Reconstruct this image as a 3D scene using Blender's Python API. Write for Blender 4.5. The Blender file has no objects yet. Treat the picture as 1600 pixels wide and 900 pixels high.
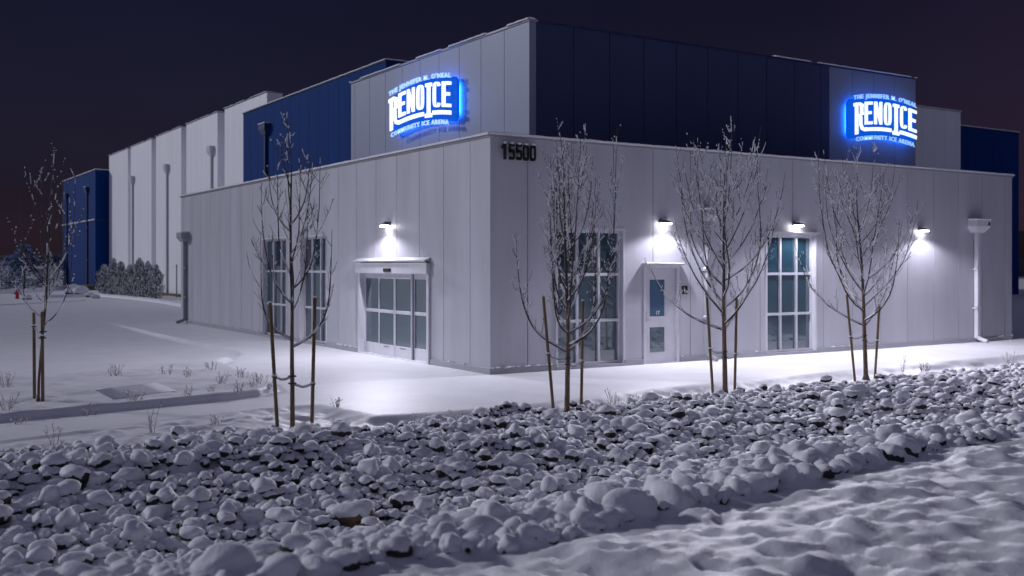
import bpy, bmesh, math, random
import numpy as np
from mathutils import Vector, Matrix, noise as mnoise
random.seed(7); rng = np.random.default_rng(11)
D = bpy.data
scene = bpy.context.scene
COL = scene.collection
R = math.radians

# ------------------------------------------------------------------ camera, sky, sun, exposure
CAM = Vector((-11.32, -18.40, 2.27)); FPX = 1628.0
FWD = Vector((0.5417, 0.8406, 0)); RGT = Vector((0.8406, -0.5417, 0))
cd = D.cameras.new('camera'); cam = D.objects.new('camera', cd); COL.objects.link(cam)
cam.location = CAM; cam.rotation_euler = (R(90), 0, -math.atan2(0.5417, 0.8406))
cd.sensor_width = 36; cd.lens = 36 * FPX / 1600; cd.shift_y = -36 / 1600
cd.clip_start = 0.1; cd.clip_end = 6000
cd.dof.use_dof = True; cd.dof.focus_distance = 19.0; cd.dof.aperture_fstop = 1.35
scene.camera = cam

W = D.worlds.new('World'); scene.world = W; W.use_nodes = True
nt = W.node_tree; nt.nodes.clear()
out = nt.nodes.new('ShaderNodeOutputWorld'); bg = nt.nodes.new('ShaderNodeBackground')
tc = nt.nodes.new('ShaderNodeTexCoord'); sep = nt.nodes.new('ShaderNodeSeparateXYZ')
nt.links.new(tc.outputs['Generated'], sep.inputs[0])
ramp = nt.nodes.new('ShaderNodeValToRGB')       # night sky by elevation
nt.links.new(sep.outputs['Z'], ramp.inputs[0])
cr = ramp.color_ramp
cr.elements[0].position = 0.0; cr.elements[0].color = (0.020, 0.0120, 0.0180, 1)
cr.elements[1].position = 1.0; cr.elements[1].color = (0.050, 0.050, 0.085, 1)
for p, c in ((0.03, (0.0215, 0.0135, 0.0220)), (0.08, (0.0165, 0.0130, 0.0260)), (0.16, (0.0120, 0.0120, 0.0285)),
             (0.26, (0.0080, 0.0082, 0.0240)), (0.40, (0.030, 0.030, 0.055))):
    e = cr.elements.new(p); e.color = (*c, 1)
# unseen fill glow added low in the sky to the south-west (behind the photographer)
dot = nt.nodes.new('ShaderNodeVectorMath'); dot.operation = 'DOT_PRODUCT'
dot.inputs[1].default_value = Vector((-0.62, -0.72, 0.30)).normalized()
nt.links.new(tc.outputs['Generated'], dot.inputs[0])
mr = nt.nodes.new('ShaderNodeMapRange'); mr.interpolation_type = 'SMOOTHSTEP'
mr.inputs['From Min'].default_value = 0.05; mr.inputs['From Max'].default_value = 1.0
mr.inputs['To Max'].default_value = 1.0
nt.links.new(dot.outputs['Value'], mr.inputs['Value'])
glow = nt.nodes.new('ShaderNodeMix'); glow.data_type = 'RGBA'; glow.blend_type = 'ADD'
glow.inputs['B'].default_value = (0.068, 0.069, 0.122, 1)
nt.links.new(mr.outputs['Result'], glow.inputs['Factor']); nt.links.new(ramp.outputs['Color'], glow.inputs['A'])
dot2 = nt.nodes.new('ShaderNodeVectorMath'); dot2.operation = 'DOT_PRODUCT'
dot2.inputs[1].default_value = Vector((0.97, 0.20, 0.0))      # faint warm glow over the town to the east
nt.links.new(tc.outputs['Generated'], dot2.inputs[0])
mr2 = nt.nodes.new('ShaderNodeMapRange'); mr2.interpolation_type = 'SMOOTHSTEP'
mr2.inputs['From Min'].default_value = 0.80; mr2.inputs['From Max'].default_value = 1.0
nt.links.new(dot2.outputs['Value'], mr2.inputs['Value'])
glow2 = nt.nodes.new('ShaderNodeMix'); glow2.data_type = 'RGBA'; glow2.blend_type = 'ADD'
glow2.inputs['B'].default_value = (0.010, 0.0020, 0.0040, 1)
nt.links.new(mr2.outputs['Result'], glow2.inputs['Factor']); nt.links.new(glow.outputs['Result'], glow2.inputs['A'])
skn = nt.nodes.new('ShaderNodeTexNoise'); skn.inputs['Scale'].default_value = 2.2; skn.inputs['Detail'].default_value = 4
smp = nt.nodes.new('ShaderNodeMapping'); smp.inputs['Scale'].default_value = (1, 1, 3.5)
nt.links.new(tc.outputs['Generated'], smp.inputs[0]); nt.links.new(smp.outputs[0], skn.inputs['Vector'])
smr = nt.nodes.new('ShaderNodeMapRange'); smr.inputs['From Min'].default_value = .3; smr.inputs['From Max'].default_value = .7
smr.inputs['To Min'].default_value = .86; smr.inputs['To Max'].default_value = 1.16
nt.links.new(skn.outputs['Fac'], smr.inputs['Value'])
ssc = nt.nodes.new('ShaderNodeVectorMath'); ssc.operation = 'SCALE'
nt.links.new(glow2.outputs['Result'], ssc.inputs[0]); nt.links.new(smr.outputs['Result'], ssc.inputs['Scale'])
nt.links.new(ssc.outputs[0], bg.inputs['Color']); bg.inputs['Strength'].default_value = 0.88
nt.links.new(bg.outputs[0], out.inputs[0])

sd = D.lights.new('lot_light', 'SUN'); sun = D.objects.new('lot_light', sd); COL.objects.link(sun)  # sun lamp standing in for unseen parking lot lamps
sd.energy = 1.36; sd.angle = R(6); sd.color = (0.87, 0.89, 1.0)
SUN_EL = R(22); SAZ = Vector((-0.60, 0.80, 0))
sdir = Vector((SAZ.x * math.cos(SUN_EL), SAZ.y * math.cos(SUN_EL), math.sin(SUN_EL)))
sun.rotation_euler = sdir.to_track_quat('Z', 'Y').to_euler()
scene.view_settings.view_transform = 'Standard'; scene.view_settings.look = 'None'
scene.view_settings.exposure = 0.0; scene.view_settings.gamma = 1.0
scene.view_settings.use_curve_mapping = False
scene.render.engine = 'CYCLES'
scene.cycles.max_bounces = 5; scene.cycles.diffuse_bounces = 3; scene.cycles.glossy_bounces = 3
scene.cycles.use_denoising = True; scene.cycles.sample_clamp_indirect = 4.0
LAMP_W = 126.0

# ------------------------------------------------------------------ helpers
class MB:
    def __init__(s): s.v = []; s.f = []; s.m = []
    def add(s, vs, fs, mi=0):
        b = len(s.v); s.v += [tuple(p) for p in vs]
        for f in fs: s.f.append(tuple(b + i for i in f)); s.m.append(mi)
    def box(s, x0, x1, y0, y1, z0, z1, mi=0):
        x0, x1 = sorted((x0, x1)); y0, y1 = sorted((y0, y1)); z0, z1 = sorted((z0, z1))
        s.add([(x0,y0,z0),(x1,y0,z0),(x1,y1,z0),(x0,y1,z0),(x0,y0,z1),(x1,y0,z1),(x1,y1,z1),(x0,y1,z1)],
              [(0,3,2,1),(4,5,6,7),(0,1,5,4),(1,2,6,5),(2,3,7,6),(3,0,4,7)], mi)
    def tube(s, pts, rad, n=8, cap=True, mi=0):
        pts = [Vector(p) for p in pts]; k = len(pts)
        if not hasattr(rad, '__len__'): rad = [rad] * k
        b = len(s.v); prev = None
        for i, p in enumerate(pts):
            t = (pts[min(i+1, k-1)] - pts[max(i-1, 0)])
            t = t.normalized() if t.length > 1e-9 else Vector((0,0,1))
            if prev is None:
                a = Vector((1,0,0)) if abs(t.x) < .8 else Vector((0,1,0)); u = t.cross(a).normalized()
            else:
                u = prev - t * prev.dot(t); u = u.normalized() if u.length > 1e-6 else t.orthogonal().normalized()
            prev = u; w = t.cross(u)
            for j in range(n):
                an = 2*math.pi*j/n
                s.v.append(tuple(p + (u*math.cos(an) + w*math.sin(an)) * rad[i]))
        for i in range(k-1):
            for j in range(n):
                a0 = b+i*n+j; a1 = b+i*n+(j+1) % n
                s.f.append((a0, a1, a1+n, a0+n)); s.m.append(mi)
        if cap:
            s.f.append(tuple(b+j for j in reversed(range(n)))); s.m.append(mi)
            s.f.append(tuple(b+(k-1)*n+j for j in range(n))); s.m.append(mi)
    def blob(s, c, rx, ry, rz, mi=0):
        V = OCT_V * np.array([rx, ry, rz]) + np.array(c)
        s.add(V.tolist(), OCT_F, mi)
    def build(s, name, mats, parent=None, smooth=False, recalc=True, bevel=0):
        me = D.meshes.new(name); me.from_pydata(s.v, [], s.f)
        if not isinstance(mats, (list, tuple)): mats = [mats]
        for m in mats: me.materials.append(m)
        if len(mats) > 1: me.polygons.foreach_set('material_index', s.m)
        if recalc:
            bm = bmesh.new(); bm.from_mesh(me)
            bmesh.ops.recalc_face_normals(bm, faces=bm.faces)
            bm.to_mesh(me); bm.free()
        if smooth: me.polygons.foreach_set('use_smooth', [True]*len(me.polygons))
        me.update()
        o = D.objects.new(name, me); COL.objects.link(o)
        if parent is not None: o.parent = parent
        if bevel:
            md = o.modifiers.new('bevel', 'BEVEL'); md.width = bevel; md.segments = 2; md.limit_method = 'ANGLE'
        return o
def ico(sub):
    bm = bmesh.new(); bmesh.ops.create_icosphere(bm, subdivisions=sub, radius=1)
    bm.verts.ensure_lookup_table(); bm.verts.index_update()
    V = np.array([v.co[:] for v in bm.verts]); F = np.array([[v.index for v in f.verts] for f in bm.faces]); bm.free()
    return V, F
OCT_V, _f = ico(1); OCT_F = [tuple(int(i) for i in f) for f in _f]
ICO2 = ico(2); ICO3 = ico(3); ICO4 = ico(4)

def np_mesh(name, V, F, mats, parent=None, smooth=True, mi=None):
    me = D.meshes.new(name); V = np.asarray(V, dtype=np.float32); F = np.asarray(F, dtype=np.int32)
    n = F.shape[1]
    me.vertices.add(len(V)); me.vertices.foreach_set('co', V.ravel())
    me.loops.add(F.size); me.loops.foreach_set('vertex_index', F.ravel())
    me.polygons.add(len(F)); me.polygons.foreach_set('loop_start', np.arange(0, F.size, n, dtype=np.int32))
    me.polygons.foreach_set('loop_total', np.full(len(F), n, dtype=np.int32))
    if not isinstance(mats, (list, tuple)): mats = [mats]
    for m in mats: me.materials.append(m)
    if mi is not None: me.polygons.foreach_set('material_index', np.asarray(mi, dtype=np.int32))
    me.polygons.foreach_set('use_smooth', np.full(len(F), smooth))
    me.update(calc_edges=True)
    o = D.objects.new(name, me); COL.objects.link(o)
    if parent is not None: o.parent = parent
    return o
def tag(o, label=None, cat=None, group=None, kind=None):
    if label: o['label'] = label
    if cat: o['category'] = cat
    if group: o['group'] = group
    if kind: o['kind'] = kind
    return o
def empty(name, loc=(0,0,0), rz=0):
    o = D.objects.new(name, None); COL.objects.link(o); o.location = loc; o.rotation_euler = (0,0,rz)
    o.empty_display_size = .2
    return o

# ------------------------------------------------------------------ materials
def mat(name, col, rough=.6, metal=0, spec=.5, noise=None, bump=None, emis=None, estr=0, coat=0):
    """noise=(scale, amount, detail): colour variation; bump=[(scale, strength, distance), ...]"""
    m = D.materials.new(name); m.use_nodes = True; t = m.node_tree; b = t.nodes['Principled BSDF']
    b.inputs['Base Color'].default_value = (*col, 1); b.inputs['Roughness'].default_value = rough
    b.inputs['Metallic'].default_value = metal; b.inputs['Specular IOR Level'].default_value = spec
    b.inputs['Coat Weight'].default_value = coat
    g = t.nodes.new('ShaderNodeNewGeometry')
    if noise:
        n = t.nodes.new('ShaderNodeTexNoise'); n.inputs['Scale'].default_value = noise[0]; n.inputs['Detail'].default_value = noise[2] if len(noise) > 2 else 4
        if len(noise) > 3:
            mp = t.nodes.new('ShaderNodeMapping'); mp.inputs['Scale'].default_value = noise[3]
            t.links.new(g.outputs['Position'], mp.inputs[0]); t.links.new(mp.outputs[0], n.inputs['Vector'])
        else: t.links.new(g.outputs['Position'], n.inputs['Vector'])
        r = t.nodes.new('ShaderNodeMapRange'); r.inputs['From Min'].default_value = .3; r.inputs['From Max'].default_value = .7
        r.inputs['To Min'].default_value = 1 - noise[1]; r.inputs['To Max'].default_value = 1 + noise[1]
        t.links.new(n.outputs['Fac'], r.inputs['Value'])
        mx = t.nodes.new('ShaderNodeVectorMath'); mx.operation = 'SCALE'; mx.inputs[0].default_value = col
        t.links.new(r.outputs['Result'], mx.inputs['Scale']); t.links.new(mx.outputs[0], b.inputs['Base Color'])
    prev = None
    for s_, st, di in (bump or []):
        n = t.nodes.new('ShaderNodeTexNoise'); n.inputs['Scale'].default_value = s_; n.inputs['Detail'].default_value = 3
        t.links.new(g.outputs['Position'], n.inputs['Vector'])
        bp = t.nodes.new('ShaderNodeBump'); bp.inputs['Strength'].default_value = st; bp.inputs['Distance'].default_value = di
        t.links.new(n.outputs['Fac'], bp.inputs['Height'])
        if prev: t.links.new(prev.outputs[0], bp.inputs['Normal'])
        prev = bp
    if prev: t.links.new(prev.outputs[0], b.inputs['Normal'])
    if emis:
        b.inputs['Emission Color'].default_value = (*emis, 1); b.inputs['Emission Strength'].default_value = estr
    return m
M = {}
M['snow'] = mat('snow', (.80,.80,.83), .55, spec=.25, noise=(3, .04, 4), bump=[(70, .3, .008), (28, .3, .014)])
M['snow_path'] = mat('snow_path', (.80,.80,.83), .55, spec=.3, noise=(1.2, .05, 5), bump=[(70, .3, .008), (6, .25, .03)])
M['snow_rock'] = mat('snow_rock', (.80,.80,.83), .6, spec=.2, noise=(6, .04, 3), bump=[(45, .3, .012), (13, .35, .03)])
M['snow_far'] = mat('snow_far', (.78,.78,.82), .6, spec=.2, noise=(.15, .06, 5), bump=[(3, .3, .05)])
M['stone'] = mat('stone', (.035,.032,.028), .85, noise=(9, .5, 5), bump=[(25, .6, .02)])
M['stone_tan'] = mat('stone_tan', (.16,.105,.05), .85, noise=(12, .5, 5), bump=[(25, .6, .02)])
M['wall'] = mat('wall_grey', (.48,.48,.53), .40, spec=.5, noise=(1.4, .10, 5, (1,1,.16)), bump=[(70, .30, .006), (1.6, .5, .02)])
M['wall_tower'] = mat('wall_tower', (.27,.305,.43), .5, spec=.4, noise=(.5, .05, 4), bump=[(60, .2, .005)])  # blue of the sign's glow is mixed into this grey paint
M['wall_navy'] = mat('wall_navy', (.062,.072,.165), .7, spec=.12, noise=(.5, .08, 4, (1,1,.4)), bump=[(60, .2, .005)])
M['wall_blue'] = mat('wall_blue', (.004,.040,.185), .8, spec=.08, noise=(.4, .08, 4, (1,1,.3)), bump=[(50, .2, .005)])
M['wall_hall'] = mat('wall_hall', (.86,.86,.89), .5, spec=.4, noise=(.25, .05, 4, (1,1,.3)), bump=[(50, .2, .005)])
M['trim'] = mat('trim_metal', (.34,.345,.38), .35, spec=.5, noise=(3, .05))
M['trim_dark'] = mat('trim_dark', (.06,.06,.07), .45)
M['frame'] = mat('window_frame', (.62,.62,.67), .35, metal=.2, noise=(4, .05))
M['alu'] = mat('door_aluminium', (.66,.66,.71), .32, metal=.3, noise=(5, .05))
M['white_metal'] = mat('white_metal', (.62,.62,.66), .4, noise=(4,.05))
M['grey_metal'] = mat('grey_metal', (.30,.30,.33), .4, noise=(4,.05))
M['navy_metal'] = mat('navy_metal', (.012,.035,.11), .4)
M['glass'] = mat('window_glass', (.022,.058,.085), .04, spec=1.0);  # teal base colour stands in for bluish reflections in the panes
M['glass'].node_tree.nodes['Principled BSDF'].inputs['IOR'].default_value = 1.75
M['glass_painted_light'] = mat('door_glass_painted_light', (.02,.09,.18), .05, spec=1.0)  # blue light seen in the side door lite, put into the glass colour
M['glass_painted_light'].node_tree.nodes['Principled BSDF'].inputs['IOR'].default_value = 1.8
M['black'] = mat('black_paint', (.008,.008,.009), .4)
M['white'] = mat('white_paint', (.7,.7,.72), .5)
M['chrome'] = mat('steel', (.5,.5,.52), .25, metal=1)
M['bark'] = mat('bark', (.065,.050,.046), .8, noise=(40, .4, 3), bump=[(90, .5, .004)])
M['trunk'] = mat('trunk_bark', (.17,.115,.078), .8, noise=(25, .35, 4, (1,1,.3)), bump=[(70, .5, .004)])
M['wood'] = mat('stake_wood', (.17,.12,.06), .8, noise=(20, .35, 4, (1,1,.15)), bump=[(60, .4, .003)])
M['weed'] = mat('dry_weed', (.42,.37,.34), .9, noise=(20, .3))
M['redtwig'] = mat('red_twig', (.20,.05,.055), .8, noise=(20, .3))
M['hedge'] = mat('hedge_green', (.070,.085,.060), .8, noise=(6, .4))
M['pine'] = mat('pine_needles', (.020,.045,.060), .8, noise=(5, .4))
M['frost'] = mat('frosted_foliage', (.62,.62,.65), .7, noise=(6, .25))
M['frost_blue'] = mat('snowy_needles', (.42,.50,.72), .7, noise=(4, .25))
M['red'] = mat('hydrant_red', (.45,.02,.025), .4)
M['strap'] = mat('rubber_strap', (.05,.05,.055), .7)
M['lamp_body'] = mat('lamp_body', (.12,.12,.13), .4, metal=.4)
M['lens'] = mat('lamp_lens', (.9,.9,.9), .4, emis=(1, .96, 1), estr=26)
M['sign_white'] = mat('sign_letters', (.9,.9,.9), .4, emis=(.80, .93, 1), estr=1.15)
M['sign_small'] = mat('sign_small_letters', (.9,.9,.9), .4, emis=(.22, .45, 1), estr=.95)
M['sign_blue'] = mat('sign_backer', (.0,.008,.06), .8, spec=.1, emis=(0.0, .085, .62), estr=1.0)
M['sign_halo'] = mat('sign_halo', (.01,.10,.6), .5, emis=(.02, .20, 1), estr=34.0)
M['far_wall'] = mat('far_wall', (.10,.055,.04), .9, noise=(.3,.1))
M['soil'] = mat('bare_soil', (.12,.085,.05), .95, noise=(6,.4), bump=[(20,.6,.03)])
M['hills'] = mat('hills', (.030,.022,.030), .95, noise=(.01,.3))

# ------------------------------------------------------------------ terrain height
def sm(a, b, x): t = np.clip((x-a)/(b-a), 0, 1); return t*t*(3-2*t)
PLAZA = np.array([(-2.3,60),(-2.3,30),(-2.5,14),(-2.5,8.8),(-2.75,7.6),(-3.4,6.1),(-4.1,5.0),(-4.35,3),(-4.4,.8),(-4.7,-.4),(-5.2,-.9),(-6.0,-1.15),(-9.4,-1.8),(-40,-6.6),(-40,-9.5),
                  (-9.6,-3.55),(-7.4,-2.8),(-6.4,-2.5),(-5.3,-2.25),(-4.75,-2.35),(-4.5,-4.0),(-4.0,-4.15),(-2.3,-4.3),(0,-3.9),(1,-3.65),(4.4,-3.5),(9.5,-3.2),(26,-3.2),(60,-3.2),(60,60)])
def poly_sdf(X, Y, P):
    d = np.full(X.shape, 1e9); ins = np.zeros(X.shape, bool); n = len(P)
    for i in range(n):
        a = P[i]; b = P[(i+1) % n]; e = b-a
        t = np.clip(((X-a[0])*e[0]+(Y-a[1])*e[1])/(e@e), 0, 1)
        d = np.minimum(d, np.hypot(X-a[0]-t*e[0], Y-a[1]-t*e[1]))
        c = ((a[1] > Y) != (b[1] > Y)) & (X < (b[0]-a[0])*(Y-a[1])/((b[1]-a[1]) or 1e-9)+a[0])
        ins ^= c
    return np.where(ins, -d, d)
_perm = rng.random((256, 256))
def vn(x, y):   # value noise
    xi = np.floor(x).astype(int); yi = np.floor(y).astype(int); fx = x-xi; fy = y-yi
    fx = fx*fx*(3-2*fx); fy = fy*fy*(3-2*fy); g = lambda a, b: _perm[a & 255, b & 255]
    return (g(xi,yi)*(1-fx)+g(xi+1,yi)*fx)*(1-fy)+(g(xi,yi+1)*(1-fx)+g(xi+1,yi+1)*fx)*fy - .5
def fbm(x, y, o=4):
    r = 0; a = 1; 
    for i in range(o): r = r + a*vn(x*2**i+17*i, y*2**i+31*i); a *= .5
    return r
CRX = [-60, -14, -10.4, -9.2, -6.6, -3.9, -1, 2.5, 60]; CRY = [-11.6, -11.2, -11.0, -11.1, -11.1, -10.7, -10.3, -10.3, -10.3]
def crest(X): return np.interp(X, CRX, CRY)
PRX = [-7.6, -4.5, -1.6, -.95, -.3, 0, .4, 1.15, 2.0, 2.6, 3.3, 4.6, 5.6, 6.3, 6.9, 8.2]
PRZ = [.30, .30, .26, .20, .17, .12, -.02, -.38, -.60, -.66, -.60, -.34, -.18, -.14, -.13, -.12]
def base_h(X, Y, detail=True):
    X = np.asarray(X, float); Y = np.asarray(Y, float)
    c = crest(X)
    z = np.interp(Y-c, PRX, PRZ)
    z = np.where(Y > -3.2, -.10, z)
    sd_ = poly_sdf(X, Y, PLAZA)
    # planting island west of the plaza, parking lot beyond it
    west = sm(-2.0, -1.4, Y + 0.14*np.clip(-X-5.2, 0, 60)+.5) * (X < 0)
    lot_edge = np.interp(X, [-40, -8.8, -6.6, -4.2, -3], [3.0, 3.7, 4.1, 5.5, 6.5])
    isl = .10*sm(-9, -6, -X-12.6+ (Y*0)) if False else .11
    zi = np.where(Y < lot_edge+.2, isl+.015 - (.13)*sm(lot_edge-.15, lot_edge+.05, Y), -.02)
    zi = zi - .05*sm(-4.0, -5.6, X)*0
    zwest = np.where(Y > 4.6, -.12 + .02*0, zi)
    zwest = np.where(Y < lot_edge+.3, zi, -.02 - .09*sm(0, 2, Y-lot_edge))
    zwest = zwest*(1-sm(18, 27, Y))
    z = z*(1-west) + zwest*west
    z = z + .09*sm(-4.6, -6.2, X)*(Y < -1.9)*(Y > crest(X)+5.2)*(1-west)
    wide = (Y < -1.9)*(X > -5.6)
    m = np.where(wide, sm(-.03, .42, sd_), sm(-.03, .10, sd_))
    z = 0*(1-m) + z*m
    if detail:
        fore = sm(.35, -.9, Y-c)          # foreground churned snow
        bank = sm(-4.9, -3.3, Y)*(sd_ > 0)
        uu = X*.84-Y*.54; vv = X*.54+Y*.84
        bumps = .05*fbm(uu*.8, vv*1.2, 2) + .055*fbm(uu*2.5+9, vv*3.2, 2) + .055*fbm(uu*5.0+3, vv*6.0, 2) + .030*vn(uu*9+5, vv*10+2) + .35*np.maximum(0, vn(uu*2.0+40, vv*2.4+3)-.30) + .016*fbm(uu*11, vv*13, 2)
        z = z + fore*bumps
        lump = sm(.0, .3, sd_)*(1-fore)
        z = z + lump*(Y < 4.8)*(Y > -6)*(X < 30)*(.06*fbm(X*2.1, Y*2.1, 4))
        z = z + lump*(Y < -2)*(Y > -6)*.04*fbm(X*5, Y*5, 2)
        z = z + (1-lump)*(1-fore)*.006*fbm(X*1.3, Y*1.3, 3)
        z = z + .006*fbm(X*.5, Y*.5, 3)*(1-fore)
    return z, sd_
def gz(x, y): return float(base_h(np.array([x]), np.array([y]))[0][0])
def ray(px, py):
    a = (px-800)/FPX; b = (414-py)/FPX
    return FWD + RGT*a + Vector((0,0,1))*b
def gp(px, py):
    """point of the ground seen at a photograph position"""
    d = ray(px, py); z = 0.0
    for _ in range(14):
        t = (z-CAM.z)/d.z; p = CAM+d*t; z = .5*z+.5*gz(p.x, p.y)
    return Vector((p.x, p.y, gz(p.x, p.y)))

# ------------------------------------------------------------------ rocks layout
cr_tab = [float(crest(-14+i/20)) for i in range(700)]
pts = []
XA, XB, YA, YB = -13.5, 19.0, -12.5, -4.2
cell = .2; grid = {}
tries = 0
r_s = random.Random(5)
while tries < 190000:
    tries += 1
    x = r_s.uniform(XA, XB); y = r_s.uniform(YA, YB); c = cr_tab[int((x+14)*20)]; rel = y-c
    if rel < -.85 + .3*mnoise.noise((x*.8, 2, 0)): continue
    top = -4.3 - (.35 if x < -3 else .1) + .35*mnoise.noise((x*.9, 7, 0))
    if y > top: continue
    near = min(1, max(0, (1.0-rel)/1.3))
    r = r_s.choice((.052,.062,.074,.086,.10,.125))*(1+.15*float(near))*r_s.uniform(.85, 1.15)
    if y > top-.5: r *= .75
    gx, gy = int(x//.5), int(y//.5); ok = True
    for i in (-1,0,1):
        for j in (-1,0,1):
            for q in grid.get((gx+i, gy+j), ()):
                if (q[0]-x)**2+(q[1]-y)**2 < (.70*(q[2]+r))**2: ok = False; break
            if not ok: break
        if not ok: break
    if not ok: continue
    q = (x, y, r); pts.append(q); grid.setdefault((gx, gy), []).append(q)
# keep clear of the trees' trunks
TREES_PX = [(457,678), (886,645), (1133,618), (1353,593), (60,627)]
TB = [gp(*p) for p in TREES_PX]
pts = [p for p in pts if all((p[0]-t.x)**2+(p[1]-t.y)**2 > (.16+p[2])**2 for t in TB)]
TAN = gp(555, 824)
pts = [p for p in pts if (p[0]-TAN.x)**2+(p[1]-TAN.y)**2 > (.16+p[2]*.7)**2]
P = np.array(pts)
zb, _ = base_h(P[:,0], P[:,1], False)
NEAR = sm(.75, .1, P[:,1]-crest(P[:,0]))
zc = zb + P[:,2]*(rng.uniform(-.2, .95, len(P))*(1-NEAR)+rng.uniform(-.35, .45, len(P))*NEAR) + .03
print('rocks', len(P))

# snow filling the gaps: rasterised domes
GX = np.arange(-14.5, 20.5, .04); GY = np.arange(-13.2, -3.6, .04)
dome = np.full((len(GX), len(GY)), -9.0)
for (x, y, r), z in zip(pts, zc):
    rr = r*1.12; i0, i1 = np.searchsorted(GX, (x-rr, x+rr)); j0, j1 = np.searchsorted(GY, (y-rr, y+rr))
    xx, yy = np.meshgrid(GX[i0:i1], GY[j0:j1], indexing='ij')
    q = 1-((xx-x)**2+(yy-y)**2)/rr**2
    h = np.where(q > 0, z + .62*r*np.sqrt(np.clip(q, 0, 1)), -9)
    dome[i0:i1, j0:j1] = np.maximum(dome[i0:i1, j0:j1], h)
gxx, gyy = np.meshgrid(GX, GY, indexing='ij')
bz, _ = base_h(gxx, gyy, False)
fill = np.maximum(dome, bz-.02)
def blur(a, k):
    for ax in (0, 1):
        s = a.copy(); 
        for _ in range(k): s = (np.roll(s, 1, ax)+2*s+np.roll(s, -1, ax))/4
        a = s
    return a
fill = blur(fill, 3) - .018 + .010*sm(.75, .1, gyy-crest(gxx))
pit = sm(.16, .34, fbm(gxx*2.9+5, gyy*2.9+2, 2))*.22
fill = fill - 1.25*pit*(1-.75*sm(.75, .1, gyy-crest(gxx)))
rough = fbm(gxx*6, gyy*6, 3)*.012
fill = np.maximum(fill + rough, bz-.16)
edge = sm(-13.2, -12.4, gyy)*sm(-3.6, -4.4, gyy)*sm(-14.5, -13.8, gxx)*sm(20.4, 19.4, gxx)
rockmask = blur((dome > -8).astype(float), 6)*edge
def final_h(X, Y):
    z, sd_ = base_h(X, Y)
    fx = (X-GX[0])/.04; fy = (Y-GY[0])/.04
    i = np.clip(fx.astype(int), 0, len(GX)-2); j = np.clip(fy.astype(int), 0, len(GY)-2)
    tx = np.clip(fx-i, 0, 1); ty = np.clip(fy-j, 0, 1)
    bil = lambda A: (A[i,j]*(1-tx)+A[i+1,j]*tx)*(1-ty)+(A[i,j+1]*(1-tx)+A[i+1,j+1]*tx)*ty
    m = bil(rockmask); f = bil(fill)
    inside = (X > GX[0]) & (X < GX[-1]) & (Y > GY[0]) & (Y < GY[-1])
    m = np.where(inside, m, 0)
    return z*(1-m)+f*m, sd_

def spaced(segs):
    a = [segs[0][0]]
    for s, e, st in segs:
        n = max(1, int(round((e-s)/st))); a += list(s+(e-s)*np.arange(1, n+1)/n)
    return np.array(a)
xs = spaced([(-1500,-200,200),(-200,-60,20),(-60,-20,4),(-20,-14,.5),(-14,-4,.045),(-4,3,.055),(3,12,.08),(12,20,.15),(20,40,1),(40,120,10),(120,500,60),(500,2500,400)])
ys = spaced([(-600,-100,100),(-100,-22,8),(-22,-17,.5),(-17,-3.2,.045),(-3.2,.2,.04),(.2,6,.06),(6,16,.25),(16,70,1.2),(70,140,5),(140,600,50),(600,4500,400)])
XX, YY = np.meshgrid(xs, ys, indexing='ij')
ZZ, SD = final_h(XX, YY)
far = np.maximum(np.abs(XX)-60, np.abs(YY)-70); ZZ = np.where(far > 0, ZZ*0, ZZ)
V = np.stack([XX, YY, ZZ], -1).reshape(-1, 3)
ni, nj = XX.shape
I, J = np.meshgrid(np.arange(ni-1), np.arange(nj-1), indexing='ij')
a = (I*nj+J).ravel(); F = np.stack([a, a+nj, a+nj+1, a+1], 1)
cx = XX[:-1,:-1].ravel(); cy = YY[:-1,:-1].ravel(); csd = SD[:-1,:-1].ravel()
side = (csd < 0) & (cy < 60) & (cx > -45) & (cx < 45) & (cy < 40)
lote = np.interp(cx, [-40, -8.8, -6.6, -4.2, -3], [3.0, 3.7, 4.1, 5.5, 6.5])
lot = (~side) & (cx < 9) & (cx > -60) & (cy > lote) & (cy < 62)
def sub(name, mask, mt):
    f = F[mask]; u, inv = np.unique(f, return_inverse=True)
    return tag(np_mesh(name, V[u], inv.reshape(f.shape), mt), kind='structure')
sub('sidewalk', side, M['snow_path']); sub('parking_lot', lot, M['snow_path']); sub('ground', ~(side | lot), M['snow'])

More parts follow.
